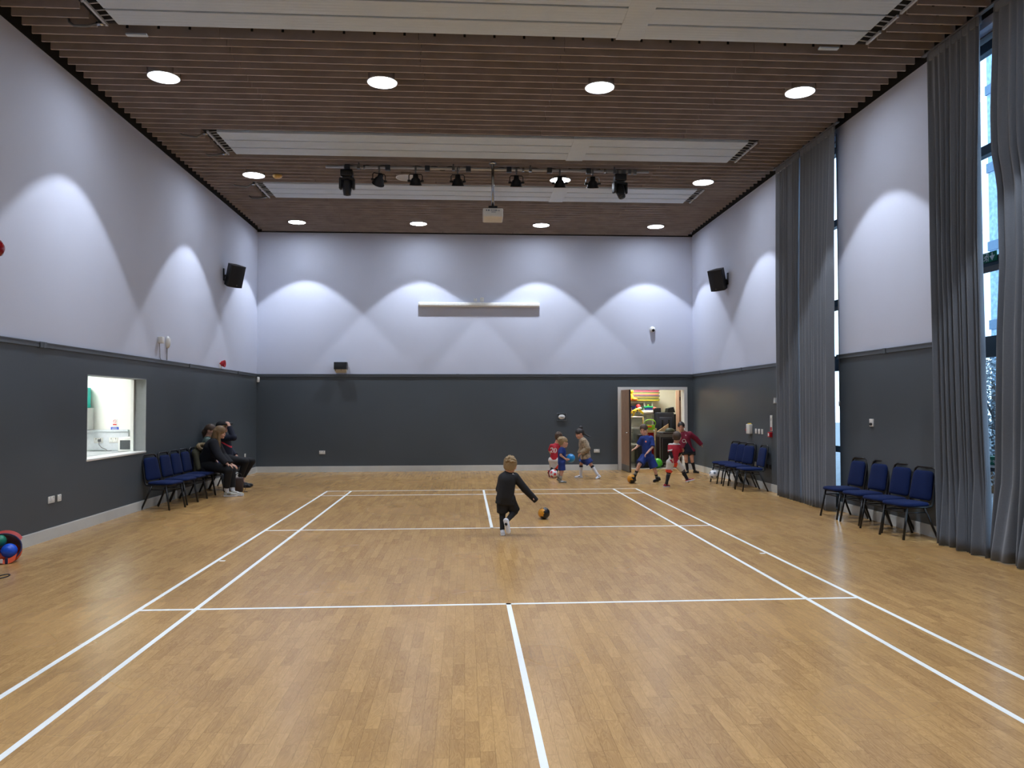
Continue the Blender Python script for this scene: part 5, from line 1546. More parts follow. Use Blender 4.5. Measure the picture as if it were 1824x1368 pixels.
    # ---- upper garment
    if top:
        F = Field(lo, hi, 0.0065)
        e = top.get('ease', 0.012); fit = top.get('hem', 0.0)
        kt = 0.05 * sc
        dn = unit(J['pelvis'] - J['chest'])
        F.cap(J['hipL'] + dn * fit, J['hipR'] + dn * fit, 0.105 * sc + e, None, kt)
        F.cap(J['pelvis'], J['chest'], 0.122 * sc * torso_w + e, 0.127 * sc * torso_w + e, kt)
        F.cap(J['chest'], J['neck'] - (J['neck'] - J['chest']) * 0.28, 0.115 * sc + e, 0.068 * sc + e, kt)
        F.cap(J['shL'] * 0.9 + shc * 0.1, J['shR'] * 0.9 + shc * 0.1, 0.064 * sc + e * 0.8, None, kt)
        if top.get('collar'):
            F.cap(J['neck'] - (J['neck'] - J['chest']) * 0.2, J['neck'] + unit(J['neck'] - J['chest']) * 0.012, 0.055 * sc + e * 0.5, 0.054 * sc + e * 0.3, 0.02, cut='b')
        hemp = (J['hipL'] + J['hipR']) / 2 + dn * (fit + 0.03 * sc)
        F.plane(hemp, dn)
        for s in 'LR':
            a, b2, c2 = J['sh' + s], J['el' + s], J['wr' + s]
            if top.get('sleeve') == 'long':
                ex = top.get('cuff', {}).get(s, 1.0)
                F.cap(a, b2, 0.055 * sc + e, 0.045 * sc + e, 0.03 * sc)
                F.cap(b2, b2 + (c2 - b2) * ex, 0.045 * sc + e, 0.034 * sc + e * 0.9, 0.015 * sc, cut='b')
            else:
                q = a + (b2 - a) * top.get('len', 0.8)
                F.cap(a, q, 0.056 * sc + e, 0.056 * sc + e * 1.5, 0.03 * sc, cut='b')
        g = F.mesh(top.get('name', 'shirt'), top['mats'], t, top.get('fn'))
        top['obj'] = g
    if sleeves:
        for s in sleeves['sides']:
            F = Field(lo, hi, 0.006)
            F.cap(J['sh' + s], J['el' + s], 0.053 * sc + 0.006, 0.042 * sc + 0.006, 0.02 * sc)
            F.cap(J['el' + s], J['wr' + s], 0.043 * sc + 0.006, 0.031 * sc + 0.006, 0.015 * sc, cut='b')
            F.mesh('undersleeve', sleeves['mat'], t)
    # ---- lower garment
    if bottom:
        F = Field(lo, hi, 0.0065)
        e = bottom.get('ease', 0.014)
        F.cap(J['hipL'], J['hipR'], 0.105 * sc + e * 0.9, None, 0.03 * sc)
        up = unit(J['chest'] - J['pelvis'])
        F.cap(hipc, hipc + up * 0.06 * sc, 0.115 * sc + e * 0.6, 0.112 * sc + e * 0.3, 0.03 * sc)
        for s in 'LR':
            a, b2, c2 = J['hip' + s], J['kn' + s], J['ank' + s]
            ln = bottom.get('len', 0.75)
            if ln <= 1.1:
                q = a + (b2 - a) * ln
                F.cap(a, q, 0.09 * sc + e, (0.088 - 0.028 * ln) * sc + e * bottom.get('flare', 2.0), 0.02 * sc, cut='b')
            else:
                F.cap(a, b2, 0.09 * sc + e, 0.06 * sc + e, 0.02 * sc)
                F.cap(b2, b2 + (c2 - b2) * (ln - 1), 0.06 * sc + e, 0.042 * sc + e * bottom.get('flare', 1.2), 0.02 * sc, cut='b')
        F.mesh(bottom.get('name', 'shorts'), bottom['mats'], t, bottom.get('fn'))
    # ---- socks, leggings and shoes
    for s in 'LR':
        if socks:
            F = Field(lo, hi, 0.006)
            kn, an = J['kn' + s], J['ank' + s]
            st = kn + (an - kn) * socks['from']
            r0 = (0.056 + (0.036 - 0.056) * socks['from']) * sc + 0.007
            if socks['from'] < 0.25:
                F.cap(J['hip' + s] * 0.45 + kn * 0.55, kn, 0.068 * sc + 0.005, 0.058 * sc + 0.006, 0.02 * sc) if socks['from'] < 0 else None
            st = kn if socks['from'] < 0 else st
            F.cap(st, an, r0 if socks['from'] >= 0 else 0.058 * sc + 0.006, 0.037 * sc + 0.006, 0.02 * sc, cut='a' if socks['from'] >= 0 else None)
            if socks['from'] < 0.5:
                calf = kn * 0.66 + an * 0.34
                bdir = unit(np.cross(np.cross(an - kn, J['toe' + s] - J['heel' + s]), an - kn))
                F.ell(calf - bdir * 0.012 * sc, (0.056 * sc, 0.056 * sc, 0.08 * sc), None, 0.02 * sc)
                if socks['from'] >= 0: F.plane(st, unit(kn - an))
            F.cap(an, J['heel' + s] * 0.7 + J['toe' + s] * 0.3, 0.037 * sc + 0.006, 0.03 * sc, 0.02 * sc)
            fr, w = kn, an - kn
            fn = None
            if socks.get('bands'):
                bs = socks['bands']
                def fn(C, kn=kn, w=w, bs=bs):
                    q = ((C - kn) @ w) / (w @ w)
                    m = np.zeros(len(C), int)
                    for a, b2, i in bs: m[(q > a) & (q < b2)] = i
                    return m
            F.mesh(socks.get('name', 'sock'), socks['mats'], t, fn)
        if shoes:
            F = Field(J['heel' + s] - 0.26, J['heel' + s] + 0.26, 0.0045)
            F2 = None
            hl, to, an = J['heel' + s], J['toe' + s], J['ank' + s]
            d = unit(to - hl); u = an - hl; u = unit(u - d * (u @ d)); w = np.cross(d, u)
            ln = np.linalg.norm(to - hl); q = max(ln / 0.27, sc * 0.98)
            c = lambda f, z: hl + d * ln * f + u * z * q
            F.cap(c(0.10, 0.05), c(0.45, 0.045), 0.040 * q, 0.042 * q, 0.02 * q)
            F.cap(c(0.45, 0.045), c(0.80, 0.034), 0.042 * q, 0.034 * q, 0.02 * q, squash=(u, 0.9))
            F.cap(c(0.8, 0.036), c(0.9, 0.032), 0.034 * q, 0.030 * q, 0.02 * q)
            F.cap(c(0.14, 0.05), c(0.2, 0.10), 0.038 * q, 0.042 * q, 0.015 * q, cut='b')
            # sole slab
            for z in (0.010, 0.024):
                F.cap(c(0.07, z), c(0.42, z), 0.042 * q, 0.042 * q, 0.004, squash=(u, 0.38))
                F.cap(c(0.42, z), c(0.86, z), 0.042 * q, 0.038 * q, 0.004, squash=(u, 0.38))
            sm = shoes['mats']; lim = shoes.get('sole', 0.03) * q
            def fn(C, hl=hl, u=u, d=d, ln=ln, lim=lim, q=q):
                z = (C - hl) @ u; f = ((C - hl) @ d) / ln
                m = np.zeros(len(C), int); m[z < lim] = 1
                if len(sm) > 2: m[(z > 0.045 * q) & (z < 0.068 * q) & (f < 0.55) & (f > shoes.get('stripe0', 0.0))] = 2
                return m
            F.mesh('shoe', sm, t, fn)
    t['joint_scale'] = sc
    del t['joint_scale']
    return t, t.children


def wrap_mark(parent, target, txt, size, centre, out, up, m, name='print'):
    """lettering laid onto a garment: each point is dropped on the cloth along -out"""
    mesh = target.data
    wl = parent_world(target)
    bm = bmesh.new(); bm.from_mesh(mesh); tree = BVHTree.FromBMesh(bm); bm.free()
    out = Vector(out).normalized(); up = Vector(up); up = (up - out * up.dot(out)).normalized(); rt = up.cross(out)
    vs, fs = txt if isinstance(txt, tuple) else text_mesh(txt, size, size * 0.035)
    res = []
    for x, y, z in vs:
        p = Vector(centre) + rt * x + up * y + out * 0.2 - wl
        hit = tree.ray_cast(p, -out)
        h2 = hit[0] if hit[0] is not None else p - out * 0.2
        res.append(h2 + out * (0.003 + z))
    mb = MB(); mb.add(res, fs, 0)
    # local space of the garment equals local space of the person root
    return mb.build(name, m, target)
def JJ(Y, **k):
    """joints measured on the photograph: name=(u, v, depth offset)"""
    o = {}
    for n, p in k.items():
        o[n] = at(p[0], p[1], Y + (p[2] if len(p) > 2 else 0))
    return o

def ground(J, foot, z):
    """set a foot's heel and toe on the floor"""
    for n in ('heel', 'toe'):
        J[n + foot].z = z
    return J

KBLUE = mat('kit_royal_blue', (15, 48, 122), 0.7, var=0.08, scale=25)
KRED = mat('kit_red', (176, 24, 44), 0.7, var=0.08, scale=25)
KWHITE = mat('kit_white', (214, 210, 204), 0.75, var=0.05, scale=25)
KORANGE = mat('kit_orange_red', (226, 66, 36), 0.7)
KBLACK = mat('cloth_black', (20, 21, 25), 0.8, var=0.15, scale=30)
KNAVY = mat('cloth_navy', (22, 28, 48), 0.8, var=0.12, scale=25)
MAROON = mat('cloth_maroon', (122, 18, 48), 0.75, var=0.1, scale=20)
SHWHITE = mat('shoe_white', (222, 226, 234), 0.5, var=0.04)
SHBLACK = mat('shoe_black', (22, 22, 25), 0.5)
SHRED = mat('shoe_red', (150, 26, 40), 0.5)
SHGREY = mat('shoe_grey', (126, 126, 116), 0.55, var=0.15, scale=40)
HBROWN = mat('hair_brown', (74, 56, 42), 0.6, var=0.25, scale=120)
HDARK = mat('hair_dark', (38, 31, 28), 0.55, var=0.25, scale=120)
HSAND = mat('hair_sandy', (142, 118, 82), 0.6, var=0.2, scale=120)
HBLOND = mat('hair_dark_blond', (150, 122, 84), 0.6, var=0.22, scale=120)
HLONG = mat('hair_long_blond', (130, 104, 72), 0.55, var=0.25, scale=90)

# --- boy in black chasing the orange and black ball, seen from behind
Y = 9.93
J = JJ(Y, head=(908.7, 829.5), neck=(906, 841.5), chest=(903, 856), pelvis=(900, 884), shL=(895.5, 852), shR=(917.5, 849.5),
       elL=(889.5, 871, 0.07), wrL=(893.5, 880, 0.16), elR=(935, 871, 0.03), wrR=(946.5, 883, 0.05),
       hipL=(894.8, 888), hipR=(906.5, 888), knL=(895, 913, 0.03), ankL=(894.6, 942), heelL=(896, 951, -0.05), toeL=(895, 951, 0.13),
       knR=(917, 911, 0.06), ankR=(903.5, 927, -0.10), heelR=(899.5, 926, -0.165), toeR=(906, 951.5, -0.15))
ground(J, 'L', 0.0)
J['toeR'].z = max(J['toeR'].z, 0.02)
def logo_fn(C): return np.zeros(len(C), int)
tp = dict(name='jacket', mats=[KBLACK], sleeve='long', cuff={'R': 1.75, 'L': 1.1}, ease=0.020, hem=0.055, collar=True)
p, _ = person('boy in black top and shorts with sandy hair, running from the camera', J, 0.62, (0.22, 0.96, -0.12), SKIN,
              dict(mat=HSAND, thick=0.013, line=0.05, tousle=True), top=tp, torso_w=1.2, handdirs={'R': ((0.7, 0.1, -0.7), (-0.5, 0, -0.6), 2.3)},
              bottom=dict(mats=[KBLACK], len=0.98, ease=0.022, flare=1.6), socks=dict(name='legging', mats=[KBLACK, mat('green_trim', (30, 120, 92), 0.6)], **{'from': -1}, bands=[(-0.16, -0.02, 1)]),
              shoes=dict(mats=[SHWHITE, SHWHITE, KBLACK], stripe0=0.35), headup=(0.1, 0, 1), base=(J['heelL'].x, J['heelL'].y, 0))
V = [(-0.016, -0.006, 0), (0.0, 0.012, 0), (0.02, -0.012, 0), (0.006, -0.004, 0)]
wrap_mark(p, tp['obj'], (V, [(0, 3, 1), (1, 3, 2)]), 0, at(914, 844.5, Y - 0.05), (0.1, -0.75, 0.65), (0, 0, 1), KWHITE, 'logo')

# --- boy in red and white number 20 shirt, behind the white football
Y = 17.78
J = JJ(Y, head=(995.5, 779), neck=(991.5, 789), chest=(989, 799), pelvis=(986.5, 816), shL=(982.5, 794.5), shR=(997, 794),
       elL=(979.5, 804, 0.06), wrL=(983, 811, 0.17), elR=(1000, 804, 0.06), wrR=(998, 811, 0.17), hipL=(982.8, 819.5), hipR=(991.5, 819.5),
       knL=(985, 833.5, 0.05), ankL=(979.5, 840.5, -0.10), heelL=(976, 838.5, -0.12), toeL=(977.5, 848.5, -0.07), knR=(991, 834, 0.06), ankR=(991.5, 845, 0.02),
       heelR=(991, 848, 0), toeR=(993, 848, 0.16))
ground(J, 'R', 0.0)
PAN = at(986, 820, Y)
def shorts_panel(C, cx=PAN.x, z0=at(986, 838, Y).z):
    m = np.zeros(len(C), int)
    q = (C[:, 0] - cx) - (C[:, 2] - z0) * 0.8
    m[(q > -0.01) & (q < 0.055) & (C[:, 2] < z0 + 0.15)] = 1
    m[(C[:, 0] < cx - 0.035) & (C[:, 2] < z0 + 0.02 + (cx - C[:, 0]) * 0.6 - 0.02)] = 2
    return m
tp = dict(name='shirt', mats=[KRED], ease=0.012, hem=0.0, len=0.85)
p, _ = person('boy in red shirt with number 20 on the back, furthest left of the children', J, 0.60, (0.45, 0.88, -0.15), SKIN,
              dict(mat=HBROWN, thick=0.016, tousle=True, line=0.04), top=tp, bottom=dict(mats=[KWHITE, KORANGE, KRED], len=0.98, ease=0.02, flare=1.8, fn=shorts_panel),
              socks=dict(mats=[KBLACK], **{'from': 0.08}), shoes=dict(mats=[mat('shoe_maroon', (84, 18, 26), 0.5), SHRED]), base=(J['heelR'].x, J['heelR'].y, 0))
wrap_mark(p, tp['obj'], '20', 0.15, at(986.2, 802.5, Y - 0.1), (0.0, -1, 0.05), (0.12, 0, 1), KWHITE, 'number')

# --- small boy in blue holding the blue ball
Y = 16.5
BALLC = at(1016.6, 816.2, 16.5)
J = JJ(Y, head=(1003.6, 788), neck=(1001.6, 797.5), chest=(1001, 804), pelvis=(1000.5, 821), shR=(1000.2, 801, -0.095), shL=(1001.5, 801, 0.095),
       elR=(998.8, 811, -0.135), wrR=(1007.3, 817.6, -0.10), elL=(1001, 810, 0.13), wrL=(1008, 811.5, 0.105), hipR=(1000.5, 824.5, -0.055), hipL=(1000.5, 824.5, 0.055),
       knR=(1001.3, 839.5, -0.06), ankR=(998.2, 852.5, -0.06), heelR=(996, 858, -0.06), toeR=(1009.2, 858.5, -0.08), knL=(1000, 838.5, 0.06), ankL=(994.5, 849.5, 0.07),
       heelL=(991.5, 852, 0.07), toeL=(999.5, 857, 0.06))
ground(J, 'R', 0.0); J['toeL'].z = 0.0; J['heelL'].z = 0.05
def mk(v): return Vector(v)
hr_ = (BALLC + Vector((-0.01, -0.10, -0.03))) - J['wrR']; hl_ = (BALLC + Vector((-0.01, 0.10, 0.02))) - J['wrL']
tp = dict(name='shirt', mats=[KBLUE], ease=0.012, hem=0.0, len=0.75)
person('small fair boy in blue kit holding a blue ball, in profile', J, 0.58, (0.97, 0.18, -0.02), SKIN, dict(mat=HSAND, thick=0.011, line=0.035, tousle=True),
       handdirs={'R': (hr_, (0.1, 1, 0.2), 0.35), 'L': (hl_, (0.1, -1, -0.2), 0.35)}, top=tp,
       bottom=dict(mats=[KBLUE], len=0.9, ease=0.02, flare=2.0), socks=dict(mats=[SHGREY, KWHITE], **{'from': 0.62}, bands=[(0.68, 0.76, 1), (0.84, 0.92, 1)]),
       shoes=dict(mats=[SHGREY, SHGREY, SHWHITE], stripe0=0.2), base=(J['heelR'].x, J['heelR'].y, 0))

# --- girl in the patterned fleece
Y = 17.4
J = JJ(Y, head=(1032.6, 772.5), neck=(1036.5, 781.5), chest=(1040, 792), pelvis=(1043, 812), shL=(1039.5, 786, -0.105), shR=(1040, 786, 0.105),
       elL=(1046.5, 799, -0.15), wrL=(1036.5, 806.5, -0.13), elR=(1037, 798, 0.15), wrR=(1032.5, 807, 0.14), hipL=(1043, 815.5, -0.06), hipR=(1042.3, 815.5, 0.06),
       knR=(1035, 826.5, 0.07), ankR=(1034.8, 845.5, 0.09), heelR=(1037.2, 850.3, 0.09), toeR=(1023.5, 850.5, 0.09),
       knL=(1053, 828, -0.1), ankL=(1064, 844.5, -0.14), heelL=(1069.5, 849.5, -0.10), toeL=(1063, 853.5, -0.2))
ground(J, 'R', 0.0); J['toeL'].z = 0.0; J['heelL'].z = 0.035
FLEECE = mat('patterned_fleece', (150, 132, 106), 0.95, var=0.6, scale=26, bump=0.6, bscale=120, sheen=0.3)
h0 = V3(at(1034, 764.5, Y)); b0 = V3(at(1039.5, 772, Y + 0.04)); b1 = V3(at(1047, 776.5, Y + 0.03)); b2 = V3(at(1053.5, 778.8, Y + 0.0))
tp = dict(name='fleece_jacket', mats=[FLEECE], sleeve='long', ease=0.036, hem=0.0, collar=True, cuff={'L': 1.1, 'R': 1.1})
person('girl in leopard patterned fleece and blue shorts, dark hair tied up', J, 0.64, (-0.93, -0.25, -0.28), SKIN2,
       dict(mat=HDARK, thick=0.013, line=0.03, world=[(h0 + np.array([0, 0, -0.02]), h0 + np.array([0.01, 0, 0.035]), 0.036, 0.042), (b0, b1, 0.018, 0.013), (b1, b2, 0.013, 0.006)]),
       top=tp, bottom=dict(mats=[KBLUE], len=0.8, ease=0.024, flare=2.2), socks=dict(mats=[SHWHITE, KNAVY], **{'from': 0.1}, bands=[(0.1, 0.28, 1)]),
       shoes=dict(mats=[SHWHITE, SHWHITE, KNAVY], stripe0=0.3), base=(J['ankR'].x, J['ankR'].y, 0), headup=(-0.2, 0, 1))

# --- boy in blue kit dribbling the orange and black ball
Y = 16.42
J = JJ(Y, head=(1146.7, 765.3), neck=(1149, 776.5), chest=(1151.2, 787), pelvis=(1152.5, 811), shR=(1143.6, 781.5, -0.03), shL=(1160, 781, 0.03),
       elR=(1138, 792.5, 0.02), wrR=(1131.5, 799, -0.02), elL=(1161.5, 797, -0.05), wrL=(1152.5, 807, -0.15), hipR=(1147.5, 815, -0.02), hipL=(1158, 815, 0.02),
       knR=(1138.8, 828, -0.12), ankR=(1131.5, 845.5, -0.06), heelR=(1131.5, 853, 0.0), toeR=(1125, 857, -0.10), knL=(1166.3, 836.5, -0.02), ankL=(1170, 850, 0.04),
       heelL=(1175.5, 853.5, 0.10), toeL=(1163.8, 858.3, 0.0))
J['heelR'].z = 0.03; J['toeR'].z = 0.02; J['toeL'].z = 0.0; J['heelL'].z = 0.035
def trim(C, z=at(1160, 795.5, Y).z, cx=at(1155, 790, Y).x):
    m = np.zeros(len(C), int)
    return m
tp = dict(name='shirt', mats=[KBLUE], ease=0.018, hem=0.04, len=0.9)
p, _ = person('boy in blue football kit dribbling the orange and black ball', J, 0.68, (-0.52, -0.80, -0.26), SKIN, dict(mat=HBROWN, thick=0.010, line=0.05),
       top=tp, bottom=dict(mats=[KBLUE], len=0.86, ease=0.024, flare=2.2), handdirs={'L': ((-0.6, -0.2, -0.5), (0, -0.3, -1), 0.9), 'R': ((-0.7, -0.3, -0.2), (0.2, 0, -1), 0.8)},
       socks=dict(mats=[KBLACK, SHGREY], **{'from': 0.6}, bands=[(0.75, 0.95, 1)]), shoes=dict(mats=[SHBLACK, SHBLACK]), base=(J['toeL'].x, J['toeL'].y, 0))
cr = ([(0.016 * math.cos(a), 0.02 * math.sin(a), 0) for a in [2 * PI * k / 12 for k in range(12)]], [list(range(12))])
wrap_mark(p, tp['obj'], cr, 0, at(1150.5, 786.5, Y - 0.1), (-0.45, -0.85, 0), (0, 0, 1), mat('crest_coral', (226, 130, 104), 0.6), 'crest')

# --- boy in red shirt and white shorts, back to the camera
Y = 15.45
J = JJ(Y, head=(1205.8, 779), neck=(1203.6, 789.5), chest=(1202, 800), pelvis=(1199, 820.5), shL=(1193.8, 794.5), shR=(1209, 795),
       elL=(1194.3, 807.5, -0.07), wrL=(1197.8, 816.5, -0.09), elR=(1212, 806, 0.08), wrR=(1207, 813, 0.17), hipL=(1193.8, 824), hipR=(1204.5, 824),
       knL=(1191.2, 843, 0.03), ankL=(1187.5, 860, 0.0), heelL=(1182.5, 866.5, -0.03), toeL=(1192.3, 867, 0.05), knR=(1216, 838, 0.05), ankR=(1224, 853.5, 0.03),
       heelR=(1222.3, 859, 0.02), toeR=(1237.2, 855.5, -0.02))
ground(J, 'L', 0.0)
SPX = at(1199, 830, Y)
def shorts_panel2(C, cx=SPX.x, z0=at(1199, 840, Y).z):
    m = np.zeros(len(C), int)
    m[(C[:, 0] > cx + 0.0) & (C[:, 0] < cx + 0.075 - (z0 + 0.2 - C[:, 2]) * 0.1) & (C[:, 2] < z0 + 0.19)] = 1
    m[(C[:, 0] < cx - 0.01 - (C[:, 2] - z0) * 1.2) & (C[:, 2] < z0 + 0.045)] = 1
    return m
def shirt2(C, n=J['neck'], s1=J['shL'], s2=J['shR'], Yb=Y):
    m = np.zeros(len(C), int)
    d = np.abs(C - V3(n)); 
    m[(C[:, 2] > n.z - 0.028)] = 1
    q = s1.z - 0.075
    m[(C[:, 0] < s1.x + 0.02) & (np.abs(C[:, 2] - (q + 0.25 * (C[:, 0] - s1.x))) < 0.013)] = 1
    m[(C[:, 0] < s1.x + 0.02) & (C[:, 2] < s1.z - 0.155) & (C[:, 0] > s1.x - 0.06) & (C[:, 2] > s1.z - 0.27)] = 1
    return m
tp = dict(name='shirt', mats=[KRED, KWHITE], ease=0.013, hem=0.0, len=0.8, fn=shirt2)
person('boy in red shirt, white shorts and black long socks, his back to the camera', J, 0.63, (0.42, 0.9, -0.08), SKIN, dict(mat=HBROWN, thick=0.012, line=0.045),
       top=tp, sleeves=dict(sides='LR', mat=KBLACK), bottom=dict(mats=[KWHITE, KORANGE], len=0.9, ease=0.018, flare=1.5, fn=shorts_panel2),
       socks=dict(mats=[KBLACK, mat('sock_grey', (120, 110, 112), 0.8)], **{'from': -1}, bands=[(0.08, 0.16, 1)]), shoes=dict(mats=[SHRED, SHWHITE, SHBLACK], stripe0=0.3), base=(J['heelL'].x, J['heelL'].y, 0))

# --- boy in maroon jacket by the door
Y = 18.55
J = JJ(Y, head=(1213.3, 760.2), neck=(1217.3, 770.2), chest=(1220.5, 780), pelvis=(1226, 801.5), shR=(1213.8, 776, -0.02), shL=(1229, 773.5, 0.0),
       elR=(1214, 788, -0.05), wrR=(1216.5, 797.5, -0.08), elL=(1239.5, 781.5, 0.03), wrL=(1247, 789.5, 0.02), hipR=(1221.8, 804.5), hipL=(1231.4, 804.5),
       knR=(1222, 818.5, -0.05), ankR=(1224.2, 834.5, 0.02), heelR=(1225.5, 839, 0.04), toeR=(1223.3, 842.5, -0.13), knL=(1232.6, 818.5, -0.05), ankL=(1236, 834, 0.02),
       heelL=(1236, 839, 0.04), toeL=(1243.5, 842, -0.1))
ground(J, 'R', 0.0); ground(J, 'L', 0.0)
def jk(C, cx=at(1222, 790, Y).x, z0=at(1222, 797, Y).z):
    m = np.zeros(len(C), int)
    m[(C[:, 2] < z0 + 0.14 - 1.6 * np.abs(C[:, 0] - cx - 0.0)) & (C[:, 1] < Y + 0.02)] = 1
    return m
tp = dict(name='jacket', mats=[MAROON, KNAVY], sleeve='long', ease=0.03, hem=0.0, collar=True, cuff={'L': 1.35, 'R': 1.1}, fn=jk)
p, _ = person('dark haired boy in maroon jacket and black shorts, standing at the store door', J, 0.70, (-0.30, -0.94, -0.12), SKIN2, dict(mat=HDARK, thick=0.012, line=0.055),
       top=tp, bottom=dict(mats=[KBLACK], len=0.42, ease=0.026, flare=1.8), socks=dict(mats=[KBLACK], **{'from': 0.3}), shoes=dict(mats=[SHBLACK, SHBLACK]), base=(J['ankR'].x, J['ankR'].y, 0))
n1 = 20
ring = ([(r * math.cos(2 * PI * k / n1), r * math.sin(2 * PI * k / n1), 0) for r in (0.032, 0.046) for k in range(n1)], [(k, (k + 1) % n1, (k + 1) % n1 + n1, k + n1) for k in range(n1)])
wrap_mark(p, tp['obj'], ring, 0, at(1218.6, 785.5, Y - 0.15), (-0.2, -0.97, 0), (0, 0, 1), KWHITE, 'logo_ring')
wrap_mark(p, tp['obj'], '2', 0.05, at(1222.6, 788.2, Y - 0.15), (-0.2, -0.97, 0), (0, 0, 1), KWHITE, 'logo_figure')
cr = ([(0.012 * math.cos(a), 0.018 * math.sin(a), 0) for a in [2 * PI * k / 12 for k in range(12)]], [list(range(12))])
wrap_mark(p, tp['obj'], cr, 0, at(1221.8, 775.5, Y - 0.15), (-0.2, -0.97, 0), (0, 0, 1), mat('crest_pink', (206, 150, 156), 0.6), 'crest')

# --- seated adults by the left wall
Y = 14.72
J = JJ(Y, head=(392.3, 770.5), neck=(385.5, 782), chest=(379, 797, 0.03), pelvis=(366, 825, 0.2), shR=(380, 790, -0.16), shL=(384, 788, 0.18),
       elR=(390, 812, -0.24), wrR=(404, 826, -0.30), elL=(397, 812, 0.2), wrL=(412, 827, 0.06), hipR=(368, 829, 0.1), hipL=(368, 829, 0.3),
       knR=(407, 838, -0.32), knL=(413, 837, -0.08), ankR=(403.5, 871, -0.24), ankL=(414, 871, -0.14), heelR=(400, 882, -0.22), toeR=(414, 883, -0.24),
       heelL=(411, 883, -0.15), toeL=(434, 884, -0.22))
ground(J, 'R', 0.0); ground(J, 'L', 0.0)
hd = lambda a, b: (V3(b) - V3(a))
tp = dict(name='coat', mats=[mat('coat_black_navy', (18, 20, 28), 0.85, var=0.12)], sleeve='long', ease=0.034, hem=0.08, collar=True)
person('seated woman with long fair hair, dark coat and trousers, pale trainers', J, 0.93, (0.96, -0.12, -0.12), SKIN,
       dict(mat=HLONG, short=False, thick=0.016, line=0.02, ears=False, locks=[((0.05, -0.07, 0.02), (0.06, -0.06, -0.16), 0.05, 0.05), ((-0.05, -0.07, 0.02), (-0.05, -0.06, -0.16), 0.05, 0.05), ((0, -0.09, 0), (0.0, -0.14, -0.24), 0.05, 0.05),
            ((0.066, 0.01, 0.0), (0.075, 0.03, -0.18), 0.026, 0.032), ((0.075, 0.03, -0.18), (0.07, 0.06, -0.30), 0.032, 0.014), ((0.0, -0.14, -0.24), (0.03, -0.17, -0.34), 0.05, 0.03)]),
       handdirs={'R': ((0.9, -0.1, -0.42), (0.0, -0.2, -1), 0.4), 'L': ((0.9, -0.1, -0.42), (0, 0.2, -1), 0.4)}, top=tp,
       bottom=dict(name='trousers', mats=[KBLACK], len=1.92, ease=0.014), socks=dict(mats=[SHWHITE, KNAVY], **{'from': 0.75}, bands=[(0.83, 0.86, 1)]),
       shoes=dict(mats=[mat('trainer_silver', (176, 174, 162), 0.45, var=0.3, scale=50), SHWHITE, mat('trainer_taupe', (120, 112, 98), 0.5)], stripe0=0.25), adult=True, base=(-4.6, 14.6, 0))

Y = 15.5
J = JJ(Y, head=(375.5, 766.5), neck=(370, 778), chest=(371, 794), pelvis=(370, 821), shR=(370, 786, -0.18), shL=(371, 786, 0.18),
       elR=(369, 808, -0.24), wrR=(384, 820, -0.16), elL=(374, 808, 0.24), wrL=(392, 820, 0.14), hipR=(371, 824, -0.09), hipL=(371, 824, 0.09),
       knR=(406, 827, -0.1), knL=(407, 827, 0.1), ankR=(401, 860, -0.1), ankL=(403, 860, 0.1), heelR=(399, 868, -0.1), toeR=(418, 868, -0.11), heelL=(400, 868, 0.1), toeL=(419, 868, 0.1))
ground(J, 'R', 0.0); ground(J, 'L', 0.0)
tp = dict(name='jumper', mats=[mat('cloth_sage', (92, 112, 106), 0.85, var=0.1)], sleeve='long', ease=0.016, hem=0.04)
person('seated woman with brown hair tied back, behind the one with long hair', J, 0.92, (0.95, -0.2, -0.1), SKIN,
       dict(mat=HBROWN, thick=0.013, line=0.03, locks=[((0, -0.09, 0.02), (-0.0, -0.125, -0.05), 0.045, 0.05), ((0, -0.125, -0.05), (0.0, -0.12, -0.15), 0.05, 0.03)]),
       top=tp, bottom=dict(name='jeans', mats=[mat('denim_blue', (40, 62, 118), 0.85, var=0.15, scale=60)], len=1.9, ease=0.012), socks=None,
       shoes=dict(mats=[SHBLACK, SHBLACK]), adult=True, base=(-4.7, 15.5, 0))

Y = 16.1
J = JJ(Y, head=(396.8, 761.2), neck=(395, 772.5), chest=(398, 787), pelvis=(404, 817), shR=(396, 780, -0.18), shL=(402, 780, 0.18),
       elR=(416, 779.5, -0.2), wrR=(408.6, 760.5, -0.12), elL=(408, 799, 0.22), wrL=(420, 811, 0.16), hipR=(406, 819.5, -0.09), hipL=(408, 819.5, 0.09),
       knR=(437, 822.5, -0.13), knL=(448, 822, 0.14), ankR=(428, 851, -0.1), ankL=(432, 850, 0.12), heelR=(424, 861, -0.1), toeR=(446, 862, -0.1), heelL=(428, 860, 0.12), toeL=(450, 860, 0.12))
for s in 'RL':
    ground(J, s, 0.0)
def jk2(C, p=V3(at(404, 790, Y)), cx=0):
    m = np.zeros(len(C), int)
    q = (C[:, 2] - p[2]) + (C[:, 0] - p[0]) * 0.7
    m[(np.abs(q) < 0.016) & (C[:, 0] > p[0] - 0.06)] = 1
    return m
tp = dict(name='jacket', mats=[KNAVY, mat('stripe_coral', (224, 60, 84), 0.6)], sleeve='long', ease=0.02, hem=0.04, fn=jk2, collar=True)
p, _ = person('seated adult in navy jacket lifting a hand to a black cap', J, 0.97, (0.97, -0.2, 0.0), SKIN, dict(mat=HBLOND, thick=0.012, line=0.03),
       handdirs={'R': ((-0.35, 0.05, 0.9), (-0.6, 0.4, -0.1), 0.9)}, top=tp, bottom=dict(name='trousers', mats=[KBLACK], len=1.95, ease=0.014), socks=None,
       shoes=dict(mats=[SHBLACK, SHBLACK]), adult=True, base=(-4.55, 16.1, 0))
hc = J['head']
F = Field(V3(hc) - 0.35, V3(hc) + 0.35, 0.005)
